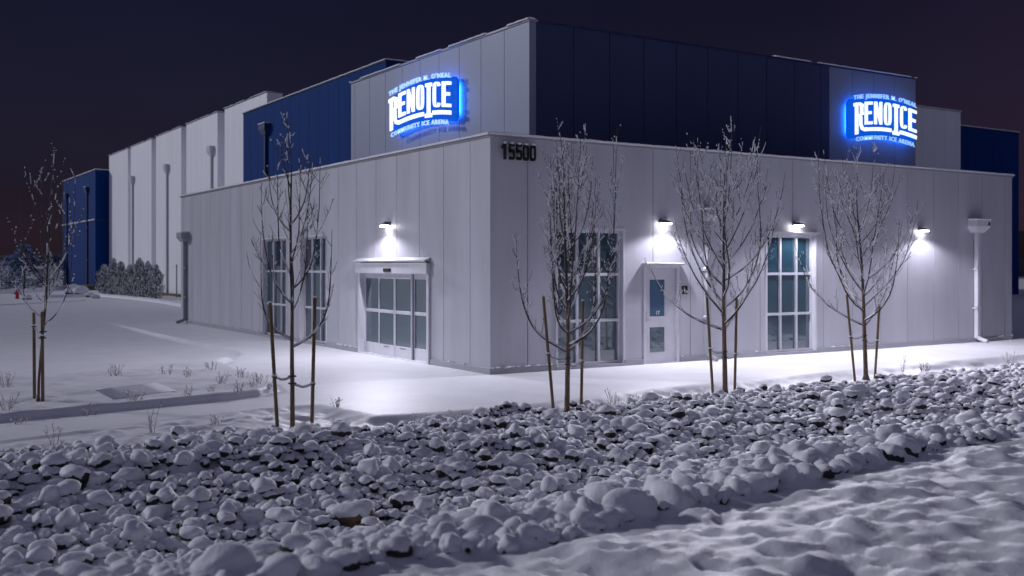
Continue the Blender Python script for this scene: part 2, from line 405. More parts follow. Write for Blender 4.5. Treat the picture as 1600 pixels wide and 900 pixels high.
# ------------------------------------------------------------------ building
B = empty('arena_building')
tag(B, 'large ice arena with grey metal panel walls, blue blocks and snow lined parapets', 'building')
def mp(axis, const):   # (s, depth, z) -> xyz ; depth > 0 goes into the wall
    return (lambda s, d, z: (const+d, s, z)) if axis == 0 else (lambda s, d, z: (s, const+d, z))
def sbox(mb, m, s0, s1, d0, d1, z0, z1, mi=0):
    p = m(s0, d0, z0); q = m(s1, d1, z1); mb.box(p[0], q[0], p[1], q[1], p[2], q[2], mi)
def panel_wall(mb, axis, const, s0, s1, z0, z1, pitch, phase=0, openings=(), gap=.018, back=.22, thick=.045):
    m = mp(axis, const); cuts = []
    k = s0+phase if phase else s0+pitch
    while k < s1-.1: cuts.append(k); k += pitch
    edges = [s0] + cuts + [s1]
    def column(a, b, d0, d1):
        xs_ = sorted({a, b, *[o[i] for o in openings for i in (0,1) if a < o[i] < b]})
        for u, v in zip(xs_[:-1], xs_[1:]):
            mid = (u+v)/2; zs = [(z0, z1)]
            for o in openings:
                if o[0] <= mid <= o[1]:
                    n = []
                    for lo, hi in zs:
                        if o[3] <= lo or o[2] >= hi: n.append((lo, hi)); continue
                        if o[2] > lo: n.append((lo, o[2]))
                        if o[3] < hi: n.append((o[3], hi))
                    zs = n
            for lo, hi in zs: sbox(mb, m, u, v, d0, d1, lo, hi)
    for a, b in zip(edges[:-1], edges[1:]):
        column(a+(gap/2 if a != s0 else 0), b-(gap/2 if b != s1 else 0), 0, thick)
    column(s0, s1, thick+.002, back)
def snow_strip(name, axis, const, s0, s1, z, w=.22, h=.055, over=.035, patch=0.0, seed=0, step=.09, parent=B):
    """snow lying along the top of a parapet; patch>0 leaves bare stretches"""
    m = mp(axis, const); n = max(4, int((s1-s0)/step)); r_ = random.Random(seed); mb = MB(); prev = None; b = 0
    for i in range(n+1):
        s = s0+(s1-s0)*i/n; nz = mnoise.noise((s*1.7, seed, 0)); n2 = mnoise.noise((s*9, seed, 4))
        hh = h*(1+.35*nz+.28*n2)
        if patch and mnoise.noise((s*.8, seed+9, 2)) < patch-.45: hh = .004
        ov = over*(1+.5*n2) if hh > .01 else -.004
        ring = [m(s, -ov, z-.012 if hh > .01 else z), m(s, -ov-.006, z+hh*.55), m(s, .02, z+hh), m(s, w*.6, z+hh*1.02), m(s, w, z+hh*.4), m(s, w, z)]
        b = len(mb.v); mb.v += ring
        if i:
            for k in range(5): mb.f.append((b-6+k, b-5+k, b+1+k, b+k)); mb.m.append(0)
        if i in (0, n): mb.f.append(tuple(range(b, b+6))); mb.m.append(0)
    return mb.build(name, M['snow_rock'], parent, smooth=False)
# --- entrance block
DOORL = (2.66, 6.42, 0, 2.34); WL1 = (11.75, 13.85, .02, 3.08); WL2 = (8.68, 10.6, .02, 3.08)
mb = MB(); panel_wall(mb, 0, 0, .0, 23.35, -.1, 4.93, 1.165, phase=.82, openings=(DOORL, WL1, WL2))
mb.build('wall', M['wall'], B)['label'] = 'grey panel wall with the sliding entrance door'
WR1 = (1.70, 3.52, .02, 3.05); WR2 = (8.10, 9.88, .02, 3.03); DOORS = (4.14, 5.14, 0, 2.2)
mb = MB(); panel_wall(mb, 1, 0, .262, 18.62, -.1, 4.93, 1.155, phase=.93-.26, openings=(WR1, WR2, DOORS))
mb.box(-.002, .26, -.002, .03, -.1, 4.93)      # corner flashing
mb.box(18.4, 18.62, .24, 22.6, -.1, 4.93)
mb.build('wall', M['wall'], B)['label'] = 'long grey panel wall with tall windows and small side door'
mb = MB(); mb.box(.23, 18.39, .23, 22.9, 4.6, 4.75); mb.box(.3, 18.39, 22.9, 23.1, -.1, 4.9)
mb.build('roof', M['trim'], B)
mb = MB()
mb.box(-.035, .26, -.035, 23.36, 4.932, 4.985); mb.box(.262, 18.66, -.035, .26, 4.932, 4.985); mb.box(18.39, 18.66, .262, 22.6, 4.932, 4.985)
mb.build('coping', M['trim'], B, bevel=.006)
snow_strip('coping_snow', 0, -.035, -.03, 23.36, 4.985, w=.28, h=.05, seed=3)
snow_strip('coping_snow', 1, -.035, -.03, 18.66, 4.985, w=.28, h=.05, seed=5)
# base flashing along the foot of the walls, interrupted at openings
for a_, b_ in ((.0, 2.6), (6.5, 8.66), (10.62, 11.73), (13.87, 23.35)):
    mb = MB(); mb.box(-.03, .01, a_, b_, -.05, .13); mb.build('base_flashing', M['trim'], B, bevel=.006)
for a_, b_ in ((-.03, 1.68), (3.54, 4.1), (5.2, 8.08), (9.9, 18.62)):
    mb = MB(); mb.box(a_, b_, -.031, .009, -.05, .128); mb.build('base_flashing', M['trim'], B, bevel=.006)
mb = MB(); r_ = random.Random(9)
for k in range(60):
    if k % 2: s = r_.choice((r_.uniform(6.6, 7.8), r_.uniform(14.2, 16.5), r_.uniform(14.2, 22), r_.uniform(.2, 2.4))); c = (-.03, s)
    else: s = r_.choice((r_.uniform(0, .9), r_.uniform(10, 12), r_.uniform(5.2, 8), r_.uniform(17.8, 18.6), r_.uniform(.9, 1.6))); c = (s, -.03)
    mb.blob((c[0], c[1], .135), r_.uniform(.02,.10) if not k % 2 else .03, r_.uniform(.02,.10) if k % 2 else .03, r_.uniform(.008,.025))
mb.build('base_snow', M['snow_rock'], B, smooth=True)

def window(axis, s0, s1, z0, z1, label=None, hood=False):
    m = mp(axis, 0); f = MB(); in0 = .10; in1 = .19; w = .055
    # outer casing standing 12 mm proud
    sbox(f, m, s0-.05, s0+.012, -.014, .2, z0, z1+.05); sbox(f, m, s1-.012, s1+.05, -.014, .2, z0, z1+.05)
    sbox(f, m, s0+.0121, s1-.0121, -.0141, .2, z1-.012, z1+.05)
    a0, a1 = s0+.013, s1-.013; b0, b1 = z0+.05, z1-.013
    sbox(f, m, a0, a0+w, in0, in1, b0, b1); sbox(f, m, a1-w, a1, in0, in1, b0, b1)
    sbox(f, m, a0+w, a1-w, in0, in1, b1-w, b1); sbox(f, m, a0+w, a1-w, in0, in1, b0, b0+w)
    wd = (a1-a0)
    vs_ = [a0+wd/3, a0+2*wd/3]
    for v in vs_: sbox(f, m, v-.032, v+.032, in0-.004, in1, b0+w, b1-w)
    hb = [b0+(b1-b0)*.325, b0+(b1-b0)*.67]
    xs_ = [a0+w, vs_[0]-.032, vs_[0]+.032, vs_[1]-.032, vs_[1]+.032, a1-w]
    for h in hb:
        for i in (0, 2, 4): sbox(f, m, xs_[i], xs_[i+1], in0-.002, in1, h-.032, h+.032)
    fo = f.build('window', M['frame'], B, bevel=.004)
    if label: fo['label'] = label
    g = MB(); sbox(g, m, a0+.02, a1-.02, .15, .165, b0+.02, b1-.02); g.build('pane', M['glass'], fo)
    s_ = MB(); sbox(s_, m, s0-.05, s1+.05, -.05, .2, z0-.03, z0+.045); s_.build('sill', M['trim'], fo, bevel=.005)
    # roller blind fabric edges / inner fins just behind the frame
    b_ = MB()
    for v in (a0+wd*.20, a0+wd*.52, a0+wd*.86): sbox(b_, m, v, v+.07, in1-.055, in1-.042, b0+w, b1-w)
    if hood:
        h_ = MB(); sbox(h_, m, s0-.06, s1+.06, -.10, .0, z1+.052, z1+.085); h_.build('drip_cap', M['white_metal'], fo, bevel=.004)
    return fo
window(0, *WL1, label='tall nine pane window, farther one beside the entrance')
window(0, *WL2, label='tall nine pane window, nearer one beside the entrance')
window(1, *WR1, label='tall nine pane window near the building corner')
window(1, *WR2, label='tall nine pane window under the wall lamp', hood=True)

# --- sliding entrance door
m = mp(0, 0); s0, s1, z0, z1 = DOORL
f = MB(); sbox(f, m, s0-.05, s0+.06, -.05, .2, 0, 2.06); sbox(f, m, s1-.06, s1+.06, -.05, .2, 0, 2.06)
sbox(f, m, s0-.06, s1+.08, -.11, .2, 2.062, 2.32)
sbox(f, m, s0+.06, s1-.06, -.04, .19, -.02, .03)
door = f.build('entrance_door', M['alu'], B, bevel=.006); door['label'] = 'aluminium sliding entrance door with four glass leaves'
h_ = MB(); h_.add([(-.14, s0-.05, 2.34), (-.14, s1+.12, 2.34), (.0, s1+.12, 2.42), (0, s0-.05, 2.42), (-.14, s0-.05, 2.37), (-.14, s1+.12, 2.37), (.0, s1+.12, 2.45), (0, s0-.05, 2.45)],
      [(0,1,2,3),(4,5,6,7),(0,1,5,4),(1,2,6,5),(2,3,7,6),(3,0,4,7)]); h_.build('door_hood', M['white_metal'], door, bevel=.004)
snow_strip('hood_snow', 0, -.14, s0-.05, s1+.12, 2.372, w=.12, h=.022, over=.01, seed=8, parent=door)
leafw = (s1-s0-.12)/4
for i in range(4):
    a_ = s0+.06+i*leafw; b_ = a_+leafw; dp = .05 if i in (1, 2) else .10
    l = MB(); e = .05
    sbox(l, m, a_+.006, a_+e, dp, dp+.045, .03, 2.06); sbox(l, m, b_-e, b_-.006, dp, dp+.045, .03, 2.06)
    for (q0, q1) in ((.03, .30), (1.08, 1.16), (1.93, 2.06)): sbox(l, m, a_+e, b_-e, dp+.002, dp+.043, q0, q1)
    lo = l.build('door_leaf', M['alu'], door, bevel=.004)
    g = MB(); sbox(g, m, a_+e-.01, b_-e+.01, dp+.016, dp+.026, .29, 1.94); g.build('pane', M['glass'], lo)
    if i in (1, 2):
        k = MB(); sbox(k, m, a_+leafw*.36, a_+leafw*.66, dp-.004, dp+.001, .235, .268); k.build('sticker', M['grey_metal'], lo)
k = MB(); sbox(k, m, 4.42, 4.78, -.15, -.11, 2.10, 2.19); k.build('motion_sensor', M['black'], door, bevel=.01)

# --- side door
m = mp(1, 0); s0, s1, z0, z1 = DOORS
f = MB(); sbox(f, m, s0-.045, s0+.03, -.03, .18, 0, z1); sbox(f, m, s1-.03, s1+.045, -.03, .18, 0, z1); sbox(f, m, s0-.045, s1+.045, -.031, .18, z1+.001, z1+.06)
sbox(f, m, s0+.03, s1-.03, -.02, .18, -.02, .022)
sdoor = f.build('side_door', M['alu'], B, bevel=.005); sdoor['label'] = 'grey service door with two small glass lites'
l = MB(); a_, b_ = s0+.032, s1-.032; u0, u1 = 4.35, 4.80
for (x0, x1, q0, q1) in ((a_, u0, .024, z1-.004), (u1, b_, .024, z1-.004), (u0, u1, .024, .25), (u0, u1, .83, 1.08), (u0, u1, 1.93, z1-.004)): sbox(l, m, x0, x1, .06, .105, q0, q1)
l.build('door_leaf', M['frame'], sdoor)
g = MB(); sbox(g, m, u0+.001, u1-.001, .075, .09, 1.081, 1.929); up = g.build('pane', M['glass_painted_light'], sdoor); up['label'] = 'upper lite with its blue light put into the glass colour'
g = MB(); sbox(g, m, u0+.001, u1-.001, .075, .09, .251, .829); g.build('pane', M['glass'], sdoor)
h_ = MB(); sbox(h_, m, s0-.09, s1+.09, -.16, -.0, z1+.062, z1+.095); h_.build('door_hood', M['white_metal'], sdoor, bevel=.004)
snow_strip('hood_snow', 1, -.16, s0-.09, s1+.09, z1+.095, w=.14, h=.025, over=.012, seed=2, parent=sdoor)
k = MB(); sbox(k, m, 4.205, 4.245, .045, .06, .95, 1.20); k.tube([(4.225, .03, 1.0), (4.225, -.005, 1.0), (4.33, -.008, .995)], .011, 8); k.blob((4.225, .04, 1.15), .018, .02, .018)
k.build('door_handle', M['chrome'], sdoor, smooth=False)

# --- walls of the taller blocks
def block(axis_faces, roof, matr, label, coping=.05, snow=True, h=.05, patch=0, seed=1):
    w_ = None
    for (axis, const, a0, a1, z0, z1, mt) in axis_faces:
        mb = MB(); panel_wall(mb, axis, const, a0, a1, z0, z1, 1.15, phase=.0, gap=.02, thick=.05, back=.2)
        o = mb.build('wall', M[mt], B); o['label'] = label
        seed += 1
        mb = MB(); mm = mp(axis, const); sbox(mb, mm, a0-.02, a1+.02, -.03, .24, z1+.001, z1+.05); mb.build('coping', M['trim'] if mt not in ('wall_blue','wall_navy') else M['navy_metal'], B)
        if snow: snow_strip('coping_snow', axis, const-.03, a0-.02, a1+.02, z1+.05, h=h, patch=patch, seed=seed, step=.15)
    mb = MB(); mb.box(*roof); mb.build('roof', M['trim'], B)
TZ = 8.28
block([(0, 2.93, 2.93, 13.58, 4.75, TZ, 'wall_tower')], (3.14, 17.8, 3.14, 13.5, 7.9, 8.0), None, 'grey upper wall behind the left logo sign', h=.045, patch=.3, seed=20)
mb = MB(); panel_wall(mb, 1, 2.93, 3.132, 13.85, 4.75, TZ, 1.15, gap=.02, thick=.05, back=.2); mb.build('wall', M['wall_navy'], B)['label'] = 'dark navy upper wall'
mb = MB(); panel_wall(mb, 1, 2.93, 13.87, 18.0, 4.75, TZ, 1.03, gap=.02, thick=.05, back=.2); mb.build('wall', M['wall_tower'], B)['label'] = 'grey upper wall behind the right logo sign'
mb = MB(); mb.box(3.18, 18.02, 2.90, 3.17, TZ+.001, TZ+.05); mb.build('coping', M['navy_metal'], B)
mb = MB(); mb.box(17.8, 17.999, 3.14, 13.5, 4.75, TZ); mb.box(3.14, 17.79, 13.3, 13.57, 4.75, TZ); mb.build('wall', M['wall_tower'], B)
snow_strip('coping_snow', 1, 2.9, 11.5, 18.02, TZ+.05, h=.04, patch=.3, seed=31, step=.12)
# blue blocks and grey hall
block([(0, 6.7, 18.71, 35.98, -.1, 10.3, 'wall_blue'), (1, 18.71, 6.902, 16, 4.7, 10.3, 'wall_blue')], (6.9, 16, 18.9, 35.9, 9.6, 9.7), None, 'blue wall block above the entrance roof', seed=40)
mb = MB(); mb.box(6.9, 9.6, 35.7, 35.97, -.1, 10.3); mb.build('wall', M['wall_blue'], B)
# hall: raised panels with recessed joints
pans = [(74.6, 82.0), (66.5, 73.5), (57.95, 65.1), (49.3, 56.6), (39.9, 47.8)]
for k, (a0, a1) in enumerate(pans):
    mb = MB(); panel_wall(mb, 0, 9.4, a0, a1, -.1, 12.25, 1.2, gap=.02, thick=.05, back=.95)
    mb.build('wall_panel', M['wall_hall'], B)
    mb = MB(); mb.box(9.38, 10.36, a0-.01, a1+.01, 12.251, 12.30); mb.build('coping', M['trim'], B)
mb = MB(); mb.box(9.95, 10.36, 36, 82.2, -.1, 10.9); mb.box(10.37, 45.6, 23.2, 82.0, 10.4, 10.5); mb.build('wall', M['wall_hall'], B)
for k, (a0, a1) in enumerate(((73.52, 74.58), (65.12, 66.48), (56.62, 57.93), (47.82, 49.28))):
    snow_strip('coping_snow', 0, 9.93, a0, a1, 10.9, h=.06, seed=50+k, step=.2)
for k, (a0, a1) in enumerate(pans): snow_strip('coping_snow', 0, 9.36, a0, a1, 12.30, w=.5, h=.04, patch=.25, seed=60+k, step=.3)
block([(1, 23.0, 36.0, 50.27, -.1, 12.25, 'wall_hall')], (37, 50.2, 23.3, 28, 11.6, 11.7), None, 'grey hall wall at the right', h=.06, seed=70)
mb = MB(); mb.box(50.0, 50.268, 23.22, 28.0, -.1, 12.25); mb.build('wall', M['wall_hall'], B)
block([(1, 28.0, 50.3, 65.1, -.1, 12.45, 'wall_blue')], (50.3, 65.0, 28.3, 60, 11.6, 11.7), None, 'blue block at the right end', h=.06, seed=74)
mb = MB(); mb.box(64.9, 65.1, 28.22, 60, -.1, 12.4); mb.build('wall', M['wall_blue'], B)
block([(0, 8.26, 82.3, 98.94, -.1, 10.95, 'wall_blue'), (1, 82.3, 8.46, 10.2, -.1, 10.95, 'wall_blue')], (8.5, 12, 82.6, 98.8, 10.2, 10.3), None, 'far blue block at the left end', h=.08, seed=80)
mb = MB(); mb.box(8.2, 8.258, 82.4, 98.9, 6.34, 6.40); mb.box(8.3, 9.3, 82.2, 82.298, 6.34, 6.40); mb.build('wall_ledge', M['navy_metal'], B)
snow_strip('ledge_snow', 0, 8.19, 82.4, 98.9, 6.40, w=.06, h=.10, patch=.28, seed=91, step=.3); 

# --- downspouts with scupper heads (parts of the building)
def downspout(axis, const, s, ztop, mt, w=.12, hw=.40, bottom=.12, kick=True, hh=.36):
    m = mp(axis, const); mb = MB()
    sbox(mb, m, s-w/2, s+w/2, -.14, -.02, bottom, ztop-hh+.002)
    if kick:
        p0 = m(s, -.08, bottom+.05); p1 = m(s+ (.0), -.40, .04); mb.tube([p0, m(s, -.16, bottom-.01), p1], .062, 8)
    o = mb.build('downspout', M[mt], B, bevel=.006)
    hd = MB(); y1 = -.30
    p = [m(s-hw, 0, ztop-hh*.5), m(s+hw, 0, ztop-hh*.5), m(s+hw, y1, ztop-hh*.5), m(s-hw, y1, ztop-hh*.5),
         m(s-hw, 0, ztop), m(s+hw, 0, ztop), m(s+hw, y1, ztop), m(s-hw, y1, ztop)]
    hd.add(p, [(4,5,6,7),(0,1,5,4),(1,2,6,5),(2,3,7,6),(3,0,4,7)])
    q = [m(s-hw*.62, 0, ztop-hh), m(s+hw*.62, 0, ztop-hh), m(s+hw*.62, -.18, ztop-hh), m(s-hw*.62, -.18, ztop-hh)]
    hd.add(p[:4]+q, [(4,5,6,7),(0,1,5,4),(1,2,6,5),(2,3,7,6),(3,0,4,7)])
    h = hd.build('scupper_head', M[mt], o)
    sn = MB(); c = m(s, -.15, ztop+.015); pp = m(s+hw+.02, -.32, ztop); 
    sbox(sn, m, s-hw-.02, s+hw+.02, -.32, .0, ztop+.001, ztop+.045); sn.build('scupper_snow', M['snow_rock'], o, bevel=.015)
    for zz in (ztop*.28, ztop*.60):
        st = MB(); sbox(st, m, s-w/2-.05, s+w/2+.03, -.155, -.001, zz-.02, zz+.02); st.build('strap', M[mt], o)
        ss = MB(); ss.blob(m(s-w/2-.03, -.09, zz+.04), .05, .05, .035); ss.build('strap_snow', M['snow_rock'], o, smooth=True)
    return o
downspout(1, 0, 16.74, 3.58, 'white_metal', hw=.34); 
o = MB(); o.box(16.95, 17.03, -.306, -.295, 3.42, 3.52); o.build('overflow_slot', M['black'], B)
downspout(1, 0, 6.02, 3.58, 'trim', hw=.20, hh=.26)
downspout(0, 0, 22.55, 3.52, 'trim', hw=.36)
for s_, zt in ((72.6, 9.7), (61.6, 9.8), (50.4, 10.1)): downspout(0, 9.4, s_, zt, 'white_metal', w=.16, hw=.36, kick=False, hh=.6)
downspout(0, 6.7, 32.3, 9.35, 'navy_metal', w=.16, hw=.45, kick=False, hh=.55, bottom=4.9)
for s_, zt in ((96.2, 9.6), (85.7, 9.6)): downspout(0, 8.26, s_, zt, 'navy_metal', w=.2, hw=.45, kick=False, hh=.6)

# ------------------------------------------------------------------ wall lamps
def wall_lamp(axis, s, z, label):
    m = mp(axis, 0); loc = m(s, 0, z); t = empty('wall_lamp', loc)
    tag(t, label, 'wall lamp', 'wall lamps over the doors and windows')
    L = lambda p: tuple(Vector(p)-Vector(loc))
    b = MB(); k = [L(m(s-.11, -.0, z-.02)), L(m(s+.11, -.0, z-.02)), L(m(s+.11, -.22, z-.02)), L(m(s-.11, -.22, z-.02)),
                   L(m(s-.10, -.0, z+.07)), L(m(s+.10, -.0, z+.07)), L(m(s+.09, -.19, z+.02)), L(m(s-.09, -.19, z+.02))]
    b.add(k, [(0,1,2,3),(4,5,6,7),(0,1,5,4),(1,2,6,5),(2,3,7,6),(3,0,4,7)]); b.build('housing', M['lamp_body'], t, bevel=.008)
    g = MB(); p = L(m(s-.10, -.21, z-.055)); q = L(m(s+.10, -.05, z-.022)); g.box(p[0], q[0], p[1], q[1], p[2], q[2]); g.build('lens', M['lens'], t)
    sn = MB(); c = L(m(s, -.10, z+.07)); sn.blob(c, .09, .09, .025); sn.build('lamp_snow', M['snow_rock'], t, smooth=True)
    ld = D.lights.new('lamp_light', 'SPOT'); ld.energy = LAMP_W; ld.spot_size = R(161); ld.spot_blend = .38; ld.color = (.87, .85, 1.0); ld.shadow_soft_size = .05
    ld.use_nodes = True; ln = ld.node_tree; em = ln.nodes['Emission']; fo_ = ln.nodes.new('ShaderNodeLightFalloff')   # wide batwing optic: gentler falloff than a bare point
    fo_.inputs['Strength'].default_value = 1.0; ln.links.new(fo_.outputs['Linear'], em.inputs['Strength'])
    lo = D.objects.new('lamp_light', ld); COL.objects.link(lo); lo.parent = t
    lo.location = L(m(s, -.36, z-.07)); dv = Vector(m(0, -.30, -1)) - Vector(m(0, 0, 0)); lo.rotation_euler = dv.to_track_quat('-Z', 'Y').to_euler()
wall_lamp(0, 4.73, 3.26, 'lit wall lamp above the sliding entrance door')
wall_lamp(1, 4.68, 3.26, 'lit wall lamp above the grey service door')
wall_lamp(1, 9.11, 3.30, 'lit wall lamp over the tall window between two trees')
wall_lamp(1, 14.19, 3.26, 'lit wall lamp on bare wall left of the white downspout')

# ------------------------------------------------------------------ logo signs
def ring(cx, cy, rx, ry, w, a0=0, a1=360, n=40, flat=.0):
    """superellipse ring segment as quads [(x,y)*4]"""
    q = []
    def pt(a, k):
        c, s = math.cos(a), math.sin(a); e = .55
        return (cx+(rx-k)*math.copysign(abs(c)**e, c), cy+(ry-k*1.0)*math.copysign(abs(s)**e, s))
    for i in range(n):
        a = R(a0+(a1-a0)*i/n); b = R(a0+(a1-a0)*(i+1)/n)
        q.append((pt(a, 0), pt(b, 0), pt(b, w), pt(a, w)))
    return q
def rect(x0, y0, x1, y1): 
    n = max(1, int((x1-x0)/.04)); 
    return [((x0+(x1-x0)*i/n, y0), (x0+(x1-x0)*(i+1)/n, y0), (x0+(x1-x0)*(i+1)/n, y1), (x0+(x1-x0)*i/n, y1)) for i in range(n)]
# x is 0..1 across the word, y 0..1 is the cap height
w = .043; t = .13
LET = {
 'R1': rect(.0, .86, .03, 1.0)+rect(.022, -.38, .022+w, 1.0)+rect(.022+w, .86, .095, 1.0)+rect(.022+w, .36, .095, .50)+rect(.10, .46, .142, .90)
      + [((.095,.86),(.142,.82),(.142,.90),(.095,1.0)), ((.095,.36),(.142,.46),(.142,.54),(.095,.50)),
         ((.085,.38),(.125,.38),(.128,.0),(.092,.0)), ((.092,.0),(.128,.0),(.150,-.12),(.115,-.20)), ((.115,-.20),(.150,-.12),(.19,-.14),(.17,-.29))]
      + rect(.17, -.29, .585, -.13),
 'E1': rect(.165, 0, .165+w, 1)+rect(.165+w, 1-t, .292, 1)+rect(.165+w, .45, .275, .45+t)+rect(.165+w, 0, .292, t),
 'N': rect(.312, 0, .312+w*.9, 1)+rect(.405, 0, .405+w*.9, 1)+[((.312+w*.85, 1.0), (.312+w*.85, .62), (.407, 0), (.407, .38))],
 'O': ring(.53, .5, .062, .5, w*.95),
 'I': rect(.665-w/2, -.38, .665+w/2, 1)+rect(.617, .86, .665-w/2, 1)+rect(.665+w/2, .86, .713, 1)+rect(.612, -.38, .665-w/2, -.22)+rect(.665+w/2, -.38, .713, -.22),
 'C': ring(.79, .5, .062, .5, w*.95, 32, 328),
 'E2': rect(.872, 0, .872+w, 1)+rect(.872+w, 1-t, 1.0, 1)+rect(.872+w, .45, .983, .45+t)+rect(.872+w, 0, 1.0, t)+rect(.73, -.29, 1.0, -.13)}
SQ = {'E1': .230, 'N': .380, 'O': .53, 'C': .79}
def text_mesh(body, size, bold=0.0, space=1.0):
    c = D.curves.new('t', 'FONT'); c.body = body; c.size = size; c.align_x = 'CENTER'; c.offset = bold; c.space_character = space; c.resolution_u = 2
    o = D.objects.new('t', c); COL.objects.link(o); dg = bpy.context.evaluated_depsgraph_get(); dg.update()
    me = D.meshes.new_from_object(o.evaluated_get(dg)); v = [x.co[:2] for x in me.vertices]; f = [tuple(p.vertices) for p in me.polygons]
    D.objects.remove(o); D.curves.remove(c); D.meshes.remove(me); return v, f
def logo(axis, const, sc, zc_, Wp, Wl, label):
    """sc,zc_ : centre of the backing panel; Wp panel width, Wl word width"""
    flip = -1 if axis == 0 else 1
    m = mp(axis, const); org = Vector(m(sc, 0, zc_)); t_ = empty('logo_sign', org)
    tag(t_, label, 'sign', 'lit logo signs on the upper walls')
    PH = 1.22; A = .17
    def P3(x, y, d): return Vector(m(sc+flip*x, -d, zc_+y))-org
    arch = lambda x: A*(1-(2*x/Wp)**2) - A*.55
    def shell(name, inset, d0, d1, mt, par, hgt=PH, grow=0):
        mb = MB(); n = 36; hw = Wp/2+grow; hh = hgt/2+grow; rc = .12
        top = []; bot = []
        for i in range(n+1):
            x = -hw+2*hw*i/n; e = max(0, abs(x)-(hw-rc)); cut = rc-math.sqrt(max(0, rc*rc-e*e))
            top.append((x, hh-cut+arch(x))); bot.append((x, -hh+cut+arch(x)))
        for i in range(n):
            q = [top[i], top[i+1], bot[i+1], bot[i]]
            vs = [P3(*p, d0) for p in q]+[P3(*p, d1) for p in q]
            fs = [(0,1,2,3), (4,5,6,7), (0,1,5,4), (2,3,7,6)]
            if i == 0: fs.append((3,0,4,7))
            if i == n-1: fs.append((1,2,6,5))
            mb.add(vs, fs)
        return mb.build(name, mt, par)
    shell('backing_panel', 0, .10, .17, M['sign_blue'], t_)
    shell('halo_light', 0, .05, .08, M['sign_halo'], t_, grow=-.13)
    H = .70; y0 = -.235
    for key in ('R1', 'E1', 'N', 'O', 'I', 'C', 'E2'):
        mb = MB()
        for q in LET[key]:
            vs = []
            for d in (.30, .34):
                for (x, y) in q:
                    if key in SQ: x = SQ[key]+(x-SQ[key])*.90
                    X = (x-.5)*Wl; vs.append(P3(X, y0+y*H+arch(X)+.05*0, d))
            mb.add(vs, [(0,1,2,3), (4,5,6,7), (0,1,5,4), (1,2,6,5), (2,3,7,6), (3,0,4,7)])
        mb.build('letter', M['sign_white'], t_)
    for body, size, yy, name, wd, mt in (("THE JENNIFER M. O'NEAL", .185, PH/2-.035, 'top_lettering', Wl*1.0, 'sign_small'), ('COMMUNITY ICE ARENA', .185, -PH/2-.10, 'bottom_lettering', Wl*.93, 'sign_small')):
        v, f = text_mesh(body, size, .003, 1.25); va = np.array(v); sx = wd/(va[:,0].max()-va[:,0].min())
        # one mesh per word: cut at the widest gaps
        xs_ = np.sort(va[:,0]); gp_ = np.diff(xs_); nw = body.count(' ')
        cuts = sorted(xs_[i]+gp_[i]/2 for i in np.argsort(-gp_)[:nw]); wi = np.searchsorted(cuts, va[:,0])
        for q_ in range(nw+1):
            mb = MB(); idx = [i for i in range(len(v)) if wi[i] == q_]; mpi = {i: k for k, i in enumerate(idx)}; n = len(idx)
            fw = [tuple(mpi[i] for i in p) for p in f if p[0] in mpi]
            vs = [P3(v[i][0]*sx, yy+v[i][1]+arch(v[i][0]*sx), dd) for dd in (.30, .335) for i in idx]
            ed = {(a_, b_) for p in fw for a_, b_ in zip(p, p[1:]+p[:1])}
            fs = fw+[tuple(i+n for i in reversed(p)) for p in fw]+[(a_, b_, b_+n, a_+n) for (a_, b_) in ed if (b_, a_) not in ed]
            mb.add(vs, fs); mb.build(name, M[mt], t_)
    st = MB()
    for x in (-Wp*.38, -Wp*.12, Wp*.12, Wp*.38):
        for y in (-.3, .3):
            a_ = P3(x, y+arch(x), 0); b_ = P3(x, y+arch(x), .30); st.tube([a_, b_], .012, 6)
    st.build('mounting_studs', M['navy_metal'], t_)
logo(0, 2.93, 8.18, 6.87, 3.95, 3.80, 'blue glowing logo sign on the left upper wall')
logo(1, 2.93, 16.10, 6.80, 3.22, 3.02, 'blue glowing logo sign at the right end of the navy wall')

# --- address numerals
an = empty('address_number', (0, -.02, 4.5)); tag(an, 'black street number 15500 with snow on top of each digit near the roof corner', 'sign')
DG = {'1': [((.42,0),(.72,0),(.72,1),(.42,1)), ((.42,.70),(.42,1),(.12,.82),(.12,.66))],
      '5': [((.10,.83),(.92,.83),(.92,1),(.10,1)), ((.10,.46),(.30,.46),(.30,.80),(.10,.80))]+ring(.50,.33,.47,.33,.19,-150,148,28),
      '0': ring(.5,.5,.47,.5,.18,0,360,32)}
for i, ch in enumerate('15500'):
    gw = .150; gh = .34; cx0 = .235+i*.178; mb = MB()
    for q in DG[ch]:
        mb.add([(cx0+x*gw, -d, y*gh-.03) for d in (.02, .07) for x, y in q], [(0,1,2,3), (4,5,6,7), (0,1,5,4), (1,2,6,5), (2,3,7,6), (3,0,4,7)])
    dg_ = mb.build('digit', M['black'], an)
    sn = MB(); topy = gh-.03
    sn.blob((cx0+gw*(.5 if ch != '1' else .45), -.065, topy+.012), gw*(.40 if ch != '1' else .34), .046, .030)
    if ch in '05': sn.blob((cx0+gw*.5, -.06, -.03+gh*.27), .018, .03, .014)
    sn.build('digit_snow', M['snow_rock'], dg_, smooth=True)
pq = empty('door_plaque', (5.36, 0, 1.68)); tag(pq, 'small black square plaque beside the service door', 'sign')
mb = MB(); mb.box(-.085, .085, -.018, -.001, -.095, .095); mb.build('plate', M['black'], pq, bevel=.003)
mb = MB(); mb.tube([(.025+.045*math.cos(a_), -.022, -.02+.045*math.sin(a_)) for a_ in np.linspace(2.2, 6.3, 14)], .008, 6); mb.blob((-.02, -.022, .055), .016, .006, .016)
mb.tube([(-.02, -.022, .04), (-.015, -.022, -.01), (.03, -.022, -.01), (.05, -.022, -.045)], .009, 6); mb.build('symbol', M['white'], pq)
